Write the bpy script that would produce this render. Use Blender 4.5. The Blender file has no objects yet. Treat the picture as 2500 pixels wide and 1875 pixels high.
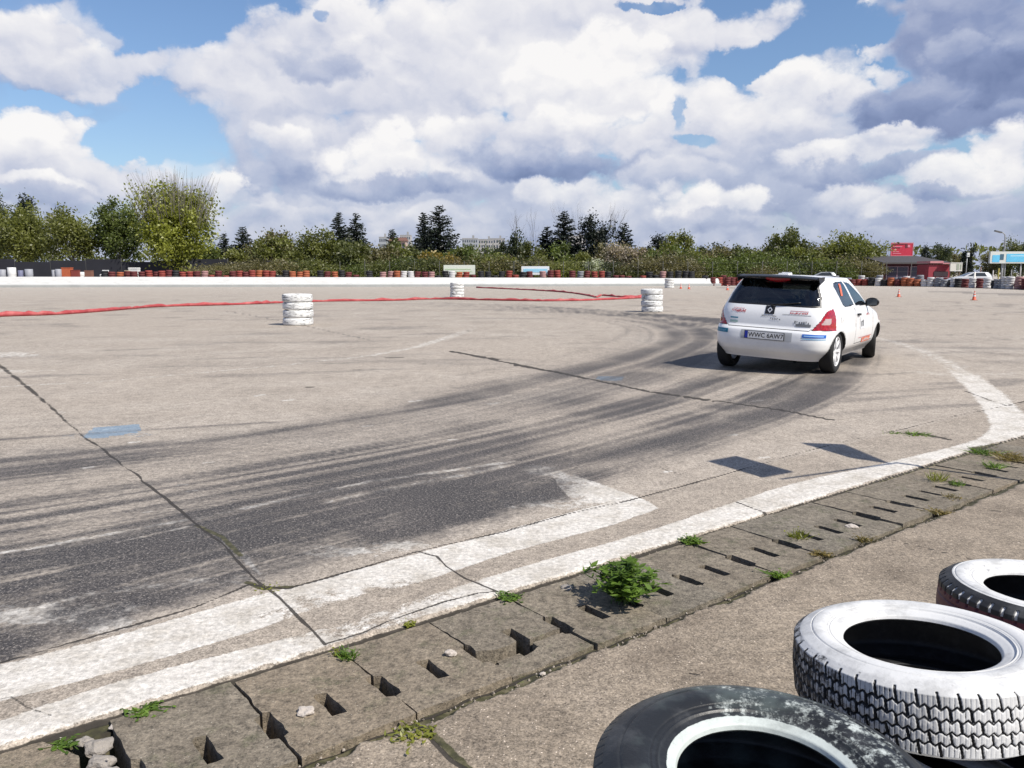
import bpy, bmesh, math, random
import numpy as np
from mathutils import Vector, Matrix, noise as mnoise
R = math.radians
SC = bpy.context.scene
COL = SC.collection
# ------------------------------------------------------------------ camera
H = 1.35; F = 1962.0; CX = 1250.0; CY = 937.5; YH = 664.5
PITCH = math.atan((CY - YH) / F)
cam_d = bpy.data.cameras.new("camera"); cam = bpy.data.objects.new("camera", cam_d); COL.objects.link(cam)
cam.location = (0, 0, H); cam.rotation_euler = (math.pi/2 - PITCH, 0, 0)
cam_d.sensor_width = 36; cam_d.lens = 36 * F / 2500.0
cam_d.clip_start = 0.05; cam_d.clip_end = 4000
SC.camera = cam
SC.render.engine = 'CYCLES'
SC.render.resolution_x = 1024; SC.render.resolution_y = 768
SC.view_settings.view_transform = 'Standard'; SC.view_settings.look = 'None'
SC.view_settings.exposure = 0.25; SC.view_settings.gamma = 1

def ray(u, v):
    x = (u - CX) / F; y = (CY - v) / F
    return (x, math.cos(PITCH) + y*math.sin(PITCH), -math.sin(PITCH) + y*math.cos(PITCH))
def G(u, v, z=0.0):           # photo pixel -> point on the ground plane
    d = ray(u, v); t = (z - H) / d[2]
    return (d[0]*t, d[1]*t)
def GD(u, v): return G(u*1.13020, v*1.13020)
def at(u, v, Y):              # photo pixel at world depth Y -> (x, z)
    d = ray(u, v); t = Y / d[1]
    return (d[0]*t, H + d[2]*t)

# ------------------------------------------------------------------ sun
CLOUD = 0.79
SUN_AZ = 39.5; SUN_EL = 49.0
S = Vector((math.cos(R(SUN_AZ))*math.cos(R(SUN_EL)), -math.sin(R(SUN_AZ))*math.cos(R(SUN_EL)), math.sin(R(SUN_EL))))
sd = bpy.data.lights.new("sun", 'SUN'); sd.energy = 5.0; sd.angle = R(0.5); sd.color = (1.0, 0.945, 0.86)
so = bpy.data.objects.new("sun", sd); COL.objects.link(so)
so.rotation_euler = S.to_track_quat('Z', 'Y').to_euler()

# ------------------------------------------------------------------ node helpers
class NT:
    def __init__(s, tree): s.t = tree; s.n = tree.nodes; s.l = tree.links
    def new(s, typ, **kw):
        nd = s.n.new(typ)
        for k, v in kw.items(): setattr(nd, k, v)
        return nd
    def put(s, sock, val):
        if hasattr(val, 'is_linked') or isinstance(val, bpy.types.NodeSocket): s.l.new(val, sock)
        elif isinstance(val, (tuple, list)) and len(val) == 3 and sock.type == 'RGBA': sock.default_value = (*val, 1)
        else: sock.default_value = val
    def math(s, op, a, b=0.0, c=None, clamp=False):
        m = s.new('ShaderNodeMath', operation=op, use_clamp=clamp)
        s.put(m.inputs[0], a); s.put(m.inputs[1], b)
        if c is not None: s.put(m.inputs[2], c)
        return m.outputs[0]
    def vm(s, op, a, b=None, c=None, scale=None):
        m = s.new('ShaderNodeVectorMath', operation=op)
        s.put(m.inputs[0], a)
        if b is not None: s.put(m.inputs[1], b)
        if c is not None: s.put(m.inputs[2], c)
        if scale is not None: s.put(m.inputs[3], scale)
        return m.outputs['Value'] if op in ('DOT_PRODUCT', 'LENGTH') else m.outputs[0]
    def ss(s, val, lo, hi, a=0.0, b=1.0):
        m = s.new('ShaderNodeMapRange', interpolation_type='SMOOTHSTEP')
        s.put(m.inputs[0], val); s.put(m.inputs[1], lo); s.put(m.inputs[2], hi); s.put(m.inputs[3], a); s.put(m.inputs[4], b)
        return m.outputs[0]
    def mix(s, f, a, b, mode='MIX'):
        m = s.new('ShaderNodeMix', data_type='RGBA', blend_type=mode)
        s.put(m.inputs[0], f); s.put(m.inputs[6], a); s.put(m.inputs[7], b)
        return m.outputs[2]
    def noise(s, vec, scale, detail=3, rough=0.55, dist=0.0, out=0):
        m = s.new('ShaderNodeTexNoise'); s.put(m.inputs['Vector'], vec); m.inputs['Scale'].default_value = scale
        m.inputs['Detail'].default_value = detail; m.inputs['Roughness'].default_value = rough; m.inputs['Distortion'].default_value = dist
        return m.outputs[out]
    def vor(s, vec, scale, feature='F1', out=0):
        m = s.new('ShaderNodeTexVoronoi', feature=feature); s.put(m.inputs['Vector'], vec); m.inputs['Scale'].default_value = scale
        return m.outputs[out]
    def pos(s): return s.new('ShaderNodeNewGeometry').outputs['Position']
    def obj(s): return s.new('ShaderNodeTexCoord').outputs['Object']
    def ramp(s, f, pts):
        m = s.new('ShaderNodeValToRGB'); s.put(m.inputs[0], f); cr = m.color_ramp
        while len(cr.elements) < len(pts): cr.elements.new(0.5)
        for e, (p, c) in zip(cr.elements, pts): e.position = p; e.color = (*c, 1)
        return m.outputs[0]
    def attr(s, name):
        a = s.new('ShaderNodeAttribute'); a.attribute_name = name
        return a
    def bump(s, h, strength=0.3, dist=0.01):
        b = s.new('ShaderNodeBump'); s.put(b.inputs['Height'], h); b.inputs['Strength'].default_value = strength; b.inputs['Distance'].default_value = dist
        return b.outputs[0]

def mat(name):
    m = bpy.data.materials.new(name); m.use_nodes = True
    t = NT(m.node_tree); b = m.node_tree.nodes['Principled BSDF']
    return m, t, b
_simple = {}
def simple(name, col, rough=0.6, metal=0.0, var=0.12, scale=6.0, bump=0.0, coat=0.0, dirt=None):
    if name in _simple: return _simple[name]
    m, t, b = mat(name)
    P = t.obj()
    n = t.noise(P, scale, 5, 0.6)
    f = t.math('MULTIPLY_ADD', n, 2*var, 1 - var)
    c = t.vm('SCALE', col, scale=f)
    if dirt:
        n2 = t.ss(t.noise(P, scale*0.5, 6, 0.65), 0.45, 0.72)
        c = t.mix(t.math('MULTIPLY', n2, 0.6), c, dirt)
    t.put(b.inputs['Base Color'], c)
    b.inputs['Roughness'].default_value = rough; b.inputs['Metallic'].default_value = metal
    if coat: b.inputs['Coat Weight'].default_value = coat; b.inputs['Coat Roughness'].default_value = 0.05
    if bump: t.put(b.inputs['Normal'], t.bump(t.noise(P, scale*6, 4), bump, 0.01))
    _simple[name] = m
    return m

# ------------------------------------------------------------------ world: nishita sky + procedural cumulus clouds
def build_world():
    w = bpy.data.worlds.new("World"); SC.world = w; w.use_nodes = True
    for n in list(w.node_tree.nodes): w.node_tree.nodes.remove(n)
    t = NT(w.node_tree)
    out = t.new('ShaderNodeOutputWorld')
    sky = t.new('ShaderNodeTexSky', sky_type='NISHITA'); sky.sun_disc = False
    sky.sun_elevation = R(SUN_EL); sky.sun_rotation = R(90 + SUN_AZ)
    sky.air_density = 1.15; sky.dust_density = 0.6; sky.ozone_density = 2.5
    skyc = t.mix(1.0, sky.outputs[0], (0.90, 0.98, 1.13), 'MULTIPLY')
    bg = t.new('ShaderNodeBackground'); t.put(bg.inputs[0], skyc); bg.inputs[1].default_value = 0.095
    D = t.new('ShaderNodeTexCoord').outputs['Generated']
    D = t.vm('NORMALIZE', D)
    sx = t.new('ShaderNodeSeparateXYZ'); t.put(sx.inputs[0], D)
    az = t.math('ARCTAN2', sx.outputs[0], sx.outputs[1]); el = t.math('ARCSINE', sx.outputs[2])
    cb = t.new('ShaderNodeCombineXYZ'); t.put(cb.inputs[0], az); t.put(cb.inputs[1], el)
    C0 = cb.outputs[0]
    def ae(u, v):
        d = Vector(ray(u, v)).normalized(); return math.atan2(d.x, d.y), math.asin(d.z)
    half = (0.5, 0.5, 0.5)
    wob = t.noise(C0, 7.0, 7, 0.60, out=1); wv = t.vm('SUBTRACT', wob, half)
    C = t.vm('MULTIPLY_ADD', wv, (0.16, 0.095, 0.0), C0)
    st = t.vm('MULTIPLY', C0, (1.0, 1.3, 1.0))
    wb = t.vm('SUBTRACT', t.noise(st, 22.0, 4, 0.6, out=1), half)
    def billow(off):
        v = t.vm('ADD', t.vm('MULTIPLY_ADD', wb, (0.05, 0.05, 0.0), st), off)
        a1 = t.vor(v, 14.0); a2 = t.vor(v, 34.0); n = t.noise(v, 9.0, 7, 0.58)
        r = t.math('MULTIPLY_ADD', t.math('SUBTRACT', 0.45, a1), 0.55, t.math('SUBTRACT', n, 0.5))
        return t.math('MULTIPLY_ADD', t.math('SUBTRACT', 0.45, a2), 0.26, r)
    n1 = billow((0, 0, 0)); n2 = billow((0.004, 0.020, 0.0))
    relief = t.math('MULTIPLY', t.math('SUBTRACT', n1, n2), 0.52)
    # scattered cloud everywhere (also overhead and behind)
    glob = t.noise(st, 1.6, 8, 0.60)
    inview = t.math('MULTIPLY', t.ss(t.math('ABSOLUTE', az), 0.72, 0.95, 1, 0), t.ss(el, 0.40, 0.52, 1, 0))
    gcov = t.math('MULTIPLY', t.ss(glob, 0.43, 0.53), t.math('SUBTRACT', 1.0, t.math('MULTIPLY', inview, 0.75)))
    cover = gcov; lit = t.math('MULTIPLY_ADD', t.math('SUBTRACT', glob, 0.5), -2.0, 0.52)
    # single cloud masses, back to front: (u, v, ru, rv, light, top-to-base gradient, opacity), photo pixels turned to azimuth / elevation
    B = [(1250, 640, 2600, 230, .42, .05, .97), (520, 560, 600, 110, .52, .15, .8), (1250, 120, 620, 240, .86, .08, 1), (930, 260, 420, 230, .68, .15, 1), (1750, 330, 560, 190, .63, .16, .97),
         (1500, 40, 380, 90, .80, .05, 1), (1700, 60, 260, 75, .78, .15, 1), (700, 210, 260, 120, .74, .16, 1), (780, 440, 290, 140, .42, .20, .97), (640, 300, 170, 110, .66, .15, .9), (80, 120, 190, 120, .74, .18, 1), (230, 60, 120, 90, .72, .14, .75),
         (620, 215, 280, 95, .74, .12, .95), (300, 165, 210, 62, .72, .12, .95), (1300, 520, 900, 110, .56, .12, .95), (1180, 470, 260, 70, .66, .1, .97), (800, 95, 210, 100, .72, .14, .97), (1900, 430, 420, 150, .50, .12, .96), (1180, 430, 240, 110, .60, .16, .97), (110, 335, 150, 115, .90, .24, 1), (20, 390, 170, 110, .84, .22, 1),
         (200, 430, 230, 80, .70, .16, 1), (370, 440, 190, 60, .68, .2, .95), (450, 490, 230, 60, .60, .16, .9), (110, 448, 120, 26, .86, .2, .9), (150, 490, 260, 30, .46, .1, .8), (540, 452, 45, 34, .88, .2, .9),
         (850, 215, 170, 110, .78, .15, .8), (985, 395, 175, 95, .92, .30, 1), (1090, 350, 110, 70, .84, .25, .9), (975, 458, 180, 26, .34, .15, .9), (700, 340, 70, 28, .80, .2, .7), (785, 180, 80, 42, .48, .15, .8),
         (1450, 150, 165, 120, .97, .14, 1), (1560, 250, 125, 95, .96, .18, 1), (1380, 250, 210, 130, .86, .22, 1), (1600, 290, 70, 60, .96, .1, .9), (1300, 340, 190, 95, .70, .30, 1), (1500, 350, 150, 85, .76, .32, 1), (1390, 412, 220, 34, .26, .2, .95), (1230, 396, 130, 28, .40, .2, .8),
         (1660, 425, 130, 34, .64, .16, .8), (1780, 240, 190, 90, .84, .22, 1), (1900, 205, 130, 62, .92, .22, 1), (1740, 290, 160, 100, .78, .20, .95), (1990, 260, 210, 90, .78, .24, .95), (2030, 330, 190, 60, .66, .2, .9), (2130, 200, 90, 60, .84, .2, .9),
         (2160, 60, 110, 115, .90, .12, 1), (2100, 110, 60, 42, .94, .1, .9), (2350, 110, 280, 190, .24, .16, 1), (2400, 240, 320, 140, .12, .20, 1), (2230, 270, 200, 105, .18, .26, .98), (2320, 150, 110, 50, .42, .15, .6), (2430, 310, 200, 50, .22, .1, .9),
         (2090, 372, 230, 27, .86, .22, .95), (2200, 345, 110, 25, .80, .2, .8), (2170, 410, 300, 28, .36, .15, .9), (2440, 385, 120, 80, .84, .26, 1), (2360, 430, 170, 42, .82, .26, .95), (2250, 466, 160, 15, .34, .1, .8), (2060, 470, 110, 34, .72, .2, .8), (2180, 490, 70, 20, .76, .1, .7),
         (1700, 500, 105, 58, .92, .26, 1), (1800, 490, 60, 48, .86, .26, .95), (1750, 545, 190, 26, .44, .1, .85), (1320, 470, 80, 28, .84, .2, .8), (1500, 478, 140, 30, .74, .2, .8), (960, 520, 240, 22, .66, .1, .6), (700, 520, 160, 20, .62, .1, .6), (2200, 560, 400, 24, .56, .1, .6), (1900, 540, 90, 16, .66, .1, .6)]
    ncut = t.math('MULTIPLY', n1, 1.65)
    for bi, (u, v, ru, rv, L, g, al) in enumerate(B):
        if bi % 5 == 4:      # keeps the shader's evaluation sequential
            C = t.vm('ADD', C, t.vm('SCALE', (1e-7, 0, 0), scale=t.math('ADD', lit, cover)))
        c = ae(u, v); e1 = ae(u + ru, v); e2 = ae(u, v - rv); ix = 1/abs(e1[0]-c[0]); iy = 1/abs(e2[1]-c[1])
        q = t.vm('MULTIPLY_ADD', C, (ix, iy, 0), (-c[0]*ix, -c[1]*iy, 0))
        d = t.math('SUBTRACT', t.vm('DOT_PRODUCT', q, q), ncut)
        m = t.ss(d, 0.52, 1.30 if rv > 45 else 1.6, al, 0.0)
        li = t.math('MULTIPLY_ADD', t.vm('DOT_PRODUCT', q, (0.05, 1.0, 0)), g, L)
        lit = t.math('MULTIPLY_ADD', t.math('SUBTRACT', li, lit), m, lit)
        cover = t.math('MAXIMUM', cover, m)
    # open blue gaps
    for (u, v, ru, rv, a_) in [(400, 20, 200, 75, 1), (480, 85, 80, 36, .85), (330, 330, 110, 46, .85), (120, 232, 110, 18, .75), (460, 390, 90, 34, .6), (1900, 125, 130, 48, 1), (2060, 75, 110, 50, 1), (2170, 5, 60, 40, .9), (1640, 290, 22, 40, .6), (1685, 352, 60, 16, .7), (780, 25, 26, 18, .7), (1590, 0, 70, 14, .7)]:
        C = t.vm('ADD', C, t.vm('SCALE', (1e-7, 0, 0), scale=cover))
        c = ae(u, v); e1 = ae(u + ru, v); e2 = ae(u, v - rv); ix = 1/abs(e1[0]-c[0]); iy = 1/abs(e2[1]-c[1])
        q = t.vm('MULTIPLY_ADD', C, (ix, iy, 0), (-c[0]*ix, -c[1]*iy, 0)); d = t.math('ADD', t.vm('DOT_PRODUCT', q, q), ncut)
        cover = t.math('MULTIPLY', cover, t.ss(d, 0.55, 1.5, 1-a_, 1.0))
    cover = t.math('MAXIMUM', cover, t.ss(el, 0.02, 0.13, 1.0, 0.0))
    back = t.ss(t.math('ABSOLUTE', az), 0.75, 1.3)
    lit = t.math('SUBTRACT', lit, t.math('MULTIPLY', t.math('MAXIMUM', t.ss(el, 0.50, 0.9), back), 0.25))  # unseen clouds overhead and behind darkened to weaken the ambient light
    lit = t.math('ADD', lit, relief)
    lit = t.math('ADD', lit, t.math('MULTIPLY', t.math('SUBTRACT', t.noise(st, 5.0, 8, 0.6), 0.5), 0.26), clamp=True)
    cover = t.math('MULTIPLY', cover, t.ss(t.math('ADD', cover, t.math('MULTIPLY', n1, 0.9)), 0.05, 0.55))
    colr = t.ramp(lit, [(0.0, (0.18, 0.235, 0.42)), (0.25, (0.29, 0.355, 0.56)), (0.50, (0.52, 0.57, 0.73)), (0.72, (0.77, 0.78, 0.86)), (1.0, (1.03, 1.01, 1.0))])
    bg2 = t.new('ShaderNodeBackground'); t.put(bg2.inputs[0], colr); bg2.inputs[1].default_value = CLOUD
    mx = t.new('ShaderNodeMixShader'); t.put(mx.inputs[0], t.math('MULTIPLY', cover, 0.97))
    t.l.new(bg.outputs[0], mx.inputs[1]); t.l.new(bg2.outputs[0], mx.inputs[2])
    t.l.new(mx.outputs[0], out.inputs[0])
    w.cycles.sampling_method = 'MANUAL'; w.cycles.sample_map_resolution = 512
build_world()

# ------------------------------------------------------------------ object helpers
def tag(o, label=None, cat=None, group=None, kind=None):
    if label: o['label'] = label
    if cat: o['category'] = cat
    if group: o['group'] = group
    if kind: o['kind'] = kind
    return o
def empty(name, loc=(0, 0, 0), rz=0.0):
    o = bpy.data.objects.new(name, None); COL.objects.link(o); o.location = loc; o.rotation_euler = (0, 0, rz); o.empty_display_size = 0.1
    return o
def link(name, me, m=None, parent=None, smooth=True):
    o = bpy.data.objects.new(name, me); COL.objects.link(o)
    if m is not None:
        for mm in (m if isinstance(m, (list, tuple)) else [m]): me.materials.append(mm)
    if parent is not None: o.parent = parent
    return o
def mesh_np(name, V, Fq, smooth=True):
    """V (n,3); Fq list of faces or (m,k) array"""
    me = bpy.data.meshes.new(name)
    V = np.asarray(V, dtype=np.float32)
    if isinstance(Fq, np.ndarray):
        k = Fq.shape[1]; m = Fq.shape[0]
        me.vertices.add(len(V)); me.vertices.foreach_set('co', V.ravel())
        me.loops.add(m*k); me.loops.foreach_set('vertex_index', Fq.astype(np.int32).ravel())
        me.polygons.add(m); me.polygons.foreach_set('loop_start', np.arange(0, m*k, k, dtype=np.int32))
        me.update(calc_edges=True)
    else:
        me.from_pydata([tuple(map(float, v)) for v in V], [], [tuple(f) for f in Fq]); me.update()
    me.polygons.foreach_set('use_smooth', [smooth]*len(me.polygons))
    return me
class MB:
    """collects primitive shapes into one mesh"""
    def __init__(s): s.v = []; s.f = []; s.sm = []
    def add(s, V, Fs, smooth=False):
        o = len(s.v); s.v += [tuple(v) for v in V]; s.f += [tuple(i + o for i in f) for f in Fs]; s.sm += [smooth]*len(Fs)
    def box(s, c, d, M=None):
        x, y, z = (q/2 for q in d)
        V = [Vector((a*x, b*y, e*z)) for a in (-1, 1) for b in (-1, 1) for e in (-1, 1)]
        if M is not None: V = [M @ v for v in V]
        V = [v + Vector(c) for v in V]
        s.add(V, [(0, 1, 3, 2), (4, 6, 7, 5), (0, 4, 5, 1), (2, 3, 7, 6), (0, 2, 6, 4), (1, 5, 7, 3)])
    def tube(s, pts, rad, n=8, caps=True):
        pts = [Vector(p) for p in pts]; rad = rad if isinstance(rad, (list, tuple)) else [rad]*len(pts)
        V = []; Fs = []
        up = None
        for i, p in enumerate(pts):
            d = (pts[min(i+1, len(pts)-1)] - pts[max(i-1, 0)])
            if d.length < 1e-9: d = Vector((0, 0, 1))
            d.normalize()
            if up is None: up = d.orthogonal().normalized()
            a = (up - d*up.dot(d)); a = a.normalized() if a.length > 1e-6 else d.orthogonal().normalized()
            up = a; b = d.cross(a)
            for k in range(n):
                t = 2*math.pi*k/n; V.append(p + (a*math.cos(t) + b*math.sin(t))*rad[i])
        for i in range(len(pts)-1):
            for k in range(n):
                Fs.append((i*n+k, i*n+(k+1) % n, (i+1)*n+(k+1) % n, (i+1)*n+k))
        if caps: Fs.append(tuple(range(n))[::-1]); Fs.append(tuple((len(pts)-1)*n + k for k in range(n)))
        s.add(V, Fs, True)
    def lathe(s, prof, n=32, M=None, closed=False, c=(0, 0, 0)):
        V = []; Fs = []; m = len(prof)
        for k in range(n):
            t = 2*math.pi*k/n
            for (r, z) in prof:
                v = Vector((r*math.cos(t), r*math.sin(t), z))
                if M is not None: v = M @ v
                V.append(v + Vector(c))
        for k in range(n):
            k2 = (k+1) % n
            for j in range(m if closed else m-1):
                j2 = (j+1) % m
                Fs.append((k*m+j, k2*m+j, k2*m+j2, k*m+j2))
        s.add(V, Fs, True)
    def mesh(s, name):
        me = bpy.data.meshes.new(name); me.from_pydata([tuple(v) for v in s.v], [], s.f); me.update()
        me.polygons.foreach_set('use_smooth', s.sm)
        return me
    def build(s, name, m, parent=None): return link(name, s.mesh(name), m, parent)
def copy_tree(o, parent=None):
    c = o.copy(); COL.objects.link(c); c.parent = parent
    for ch in o.children: copy_tree(ch, c)
    return c
# numpy value noise
_rs = np.random.RandomState(7); _perm = _rs.rand(256, 256).astype(np.float32)
def vn(x, y):
    xi = np.floor(x).astype(np.int64); yi = np.floor(y).astype(np.int64); fx = x - xi; fy = y - yi
    fx = fx*fx*(3-2*fx); fy = fy*fy*(3-2*fy)
    a = _perm[xi & 255, yi & 255]; b = _perm[(xi+1) & 255, yi & 255]; c = _perm[xi & 255, (yi+1) & 255]; d = _perm[(xi+1) & 255, (yi+1) & 255]
    return (a*(1-fx)+b*fx)*(1-fy) + (c*(1-fx)+d*fx)*fy
def fbm(x, y, o=4):
    r = 0; a = 0.5; s = 0
    for i in range(o): r = r + a*vn(x*2**i + 17.3*i, y*2**i + 5.1*i); s += a; a *= 0.5
    return r/s
def polydist(X, Y, P, maxd):
    """min distance and arc parameter to a polyline"""
    D = np.full(X.shape, maxd, dtype=np.float32); T = np.zeros(X.shape, dtype=np.float32)
    L = 0.0
    for (a, b) in zip(P[:-1], P[1:]):
        ax, ay = a; bx, by = b; dx = bx-ax; dy = by-ay; ll = math.hypot(dx, dy)
        if ll < 1e-6: continue
        m = (X > min(ax, bx)-maxd) & (X < max(ax, bx)+maxd) & (Y > min(ay, by)-maxd) & (Y < max(ay, by)+maxd)
        idx = np.nonzero(m)[0]
        if len(idx):
            px = X[idx]-ax; py = Y[idx]-ay
            t = np.clip((px*dx+py*dy)/(ll*ll), 0, 1)
            d = np.hypot(px-t*dx, py-t*dy)
            k = d < D[idx]; D[idx[k]] = d[k]; T[idx[k]] = L + t[k]*ll
        L += ll
    return D, T
def catmull(P, n=8):
    P = [np.array(p, float) for p in P]; out = []
    Q = [2*P[0]-P[1]] + P + [2*P[-1]-P[-2]]
    for i in range(1, len(Q)-2):
        for k in range(n):
            t = k/n; a, b, c, d = Q[i-1], Q[i], Q[i+1], Q[i+2]
            out.append(0.5*((2*b)+(-a+c)*t+(2*a-5*b+4*c-d)*t*t+(-a+3*b-3*c+d)*t**3))
    out.append(P[-1])
    return [tuple(p) for p in out]
def inside(X, Y, poly):
    r = np.zeros(X.shape, bool); n = len(poly)
    for i in range(n):
        x1, y1 = poly[i]; x2, y2 = poly[(i+1) % n]
        if y1 == y2: continue
        c = ((y1 > Y) != (y2 > Y)) & (X < (x2-x1)*(Y-y1)/(y2-y1)+x1)
        r ^= c
    return r
# drain strip frame: s runs along the strip, n across it (towards the track)
DS = np.array((0.790, 0.613)); DN = np.array((-0.613, 0.790))
def sn(s, n): return (DS[0]*s + DN[0]*n, DS[1]*s + DN[1]*n)
N_PAD = 1.955; N_NEAR = 2.02; N_FAR = 2.585; N_LINE = 2.605
SLAB = 0.382
# ================================================================== GROUND
def ground_material():
    m, t, b = mat("worn_concrete")
    P = t.pos()
    a1 = t.attr('marks'); s1 = t.new('ShaderNodeSeparateColor'); t.put(s1.inputs[0], a1.outputs['Color'])
    rub, paint, crack = s1.outputs
    a2 = t.attr('tints'); s2 = t.new('ShaderNodeSeparateColor'); t.put(s2.inputs[0], a2.outputs['Color'])
    moss, blue, zone = s2.outputs
    big = t.noise(P, 0.12, 5, 0.6); mid = t.noise(P, 0.9, 6, 0.62); sm = t.noise(P, 9.0, 5, 0.6)
    grit = t.noise(P, 120.0, 3, 0.7); grit2 = t.noise(P, 42.0, 5, 0.7)
    peb = t.vor(P, 95.0, out=0); pebc = t.vor(P, 95.0, out=1)
    road = t.ramp(mid, [(0.25, (0.282, 0.243, 0.200)), (0.5, (0.342, 0.298, 0.248)), (0.78, (0.402, 0.356, 0.302))])
    road = t.mix(t.ss(big, 0.42, 0.64), road, (0.345, 0.298, 0.246))
    road = t.mix(t.math('MULTIPLY', t.ss(t.noise(P, 2.6, 7, 0.7), 0.52, 0.75), 0.25), road, (0.245, 0.215, 0.190))
    pad = t.ramp(t.noise(P, 2.4, 6, 0.65), [(0.3, (0.170, 0.138, 0.104)), (0.55, (0.250, 0.207, 0.158)), (0.8, (0.315, 0.262, 0.205))])
    base = t.mix(zone, road, pad)
    # aggregate: light and dark stones, stronger on the pad
    stone = t.ss(peb, 0.10, 0.33, 1.0, 0.0)
    spc = t.new('ShaderNodeSeparateColor'); t.put(spc.inputs[0], pebc)
    lightst = t.math('MULTIPLY', stone, t.ss(spc.outputs[0], 0.60, 0.9))
    darkst = t.math('MULTIPLY', stone, t.ss(spc.outputs[1], 0.55, 0.8))
    kz = t.math('MULTIPLY_ADD', zone, 0.50, 0.42)
    base = t.mix(t.math('MULTIPLY', lightst, kz), base, (0.66, 0.56, 0.46))
    base = t.mix(t.math('MULTIPLY', darkst, kz), base, (0.09, 0.075, 0.065))
    g = t.math('MULTIPLY_ADD', t.math('SUBTRACT', grit, 0.5), 2.1, 1.0)
    g = t.math('ADD', g, t.math('MULTIPLY', t.math('SUBTRACT', grit2, 0.5), 1.5))
    g = t.math('ADD', g, t.math('MULTIPLY', t.math('SUBTRACT', sm, 0.5), 0.95))
    g = t.math('ADD', g, t.math('MULTIPLY', t.math('SUBTRACT', t.noise(t.vm('MULTIPLY', P, (1, .35, 1)), 3.0, 6, .7), 0.5), 0.38))
    base = t.vm('SCALE', base, scale=g)
    # paint
    pw = t.math('ADD', paint, t.math('MULTIPLY', t.math('SUBTRACT', t.noise(P, 11.0, 10, 0.78), 0.5), 1.7))
    pw = t.math('ADD', pw, t.math('MULTIPLY', t.math('SUBTRACT', grit, 0.5), 0.5))
    pm = t.ss(pw, 0.42, 0.62)
    pcol = t.mix(t.ss(t.noise(P, 4.0, 8, 0.75), 0.42, 0.66), (0.60, 0.57, 0.52), (0.44, 0.405, 0.35))
    pcol = t.vm('SCALE', pcol, scale=t.math('MULTIPLY_ADD', t.math('SUBTRACT', grit2, 0.5), 1.1, 1.0))
    base = t.mix(t.math('MULTIPLY', pm, 0.93), base, pcol)
    # blue paint remains
    bm = t.ss(t.math('ADD', blue, t.math('MULTIPLY', t.math('SUBTRACT', t.noise(P, 12.0, 7, 0.8), 0.5), 1.9)), 0.40, 0.66)
    base = t.mix(t.math('MULTIPLY', bm, 0.58), base, (0.10, 0.23, 0.36))
    # rubber
    dirn = t.vm('MULTIPLY', t.vm('ADD', P, (0, 0, 0)), (1, 1, 1))
    rn = t.math('ADD', rub, t.math('MULTIPLY', t.math('SUBTRACT', grit, 0.5), 1.0))
    rn = t.math('ADD', rn, t.math('MULTIPLY', t.math('SUBTRACT', t.noise(P, 24.0, 6, 0.8), 0.5), 0.9))
    rm = t.ss(rn, 0.0, 0.74)
    rcol = t.mix(t.ss(t.noise(P, 1.2, 4), 0.4, 0.65), (0.025, 0.024, 0.026), (0.043, 0.039, 0.039))
    base = t.mix(t.math('MULTIPLY', rm, 0.93), base, rcol)
    rg = t.math('ADD', t.math('MULTIPLY', t.math('SUBTRACT', grit, 0.5), 2.6), t.math('MULTIPLY', t.math('SUBTRACT', grit2, 0.5), 2.0))
    base = t.vm('SCALE', base, scale=t.math('ADD', 1.0, t.math('MULTIPLY', rg, t.math('MULTIPLY_ADD', rm, 0.8, 0.35)), clamp=False))
    base = t.mix(t.math('MULTIPLY', t.math('MULTIPLY', rm, 0.75), t.ss(t.math('ADD', t.noise(P, 70.0, 4, 0.75), t.math('MULTIPLY', grit, .5)), 0.77, 0.93)), base, (0.36, 0.32, 0.28))
    # moss
    mm = t.ss(t.math('ADD', moss, t.math('MULTIPLY', t.math('SUBTRACT', t.noise(P, 30.0, 6, 0.7), 0.5), 0.9)), 0.45, 0.62)
    mcol = t.ramp(t.noise(P, 22.0, 4), [(0.3, (0.030, 0.026, 0.018)), (0.5, (0.060, 0.058, 0.026)), (0.66, (0.13, 0.112, 0.070)), (0.8, (0.10, 0.13, 0.030))])
    base = t.mix(mm, base, mcol)
    # cracks and joints
    cm = t.ss(t.math('ADD', crack, t.math('MULTIPLY', t.math('SUBTRACT', t.noise(P, 40.0, 4, 0.7), 0.5), 0.7)), 0.42, 0.62)
    base = t.mix(t.math('MULTIPLY', cm, 0.92), base, (0.034, 0.029, 0.024))
    t.put(b.inputs['Base Color'], base)
    t.put(b.inputs['Roughness'], t.math('MULTIPLY_ADD', rm, -0.22, 0.92))
    b.inputs['Specular IOR Level'].default_value = 0.35
    hgt = t.math('ADD', t.math('MULTIPLY', grit, 0.5), t.math('ADD', t.math('MULTIPLY', grit2, 0.5), t.math('MULTIPLY', stone, 0.35)))
    hgt = t.math('SUBTRACT', hgt, t.math('MULTIPLY', cm, 2.5))
    t.put(b.inputs['Normal'], t.bump(hgt, 0.55, 0.006))
    return m

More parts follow.
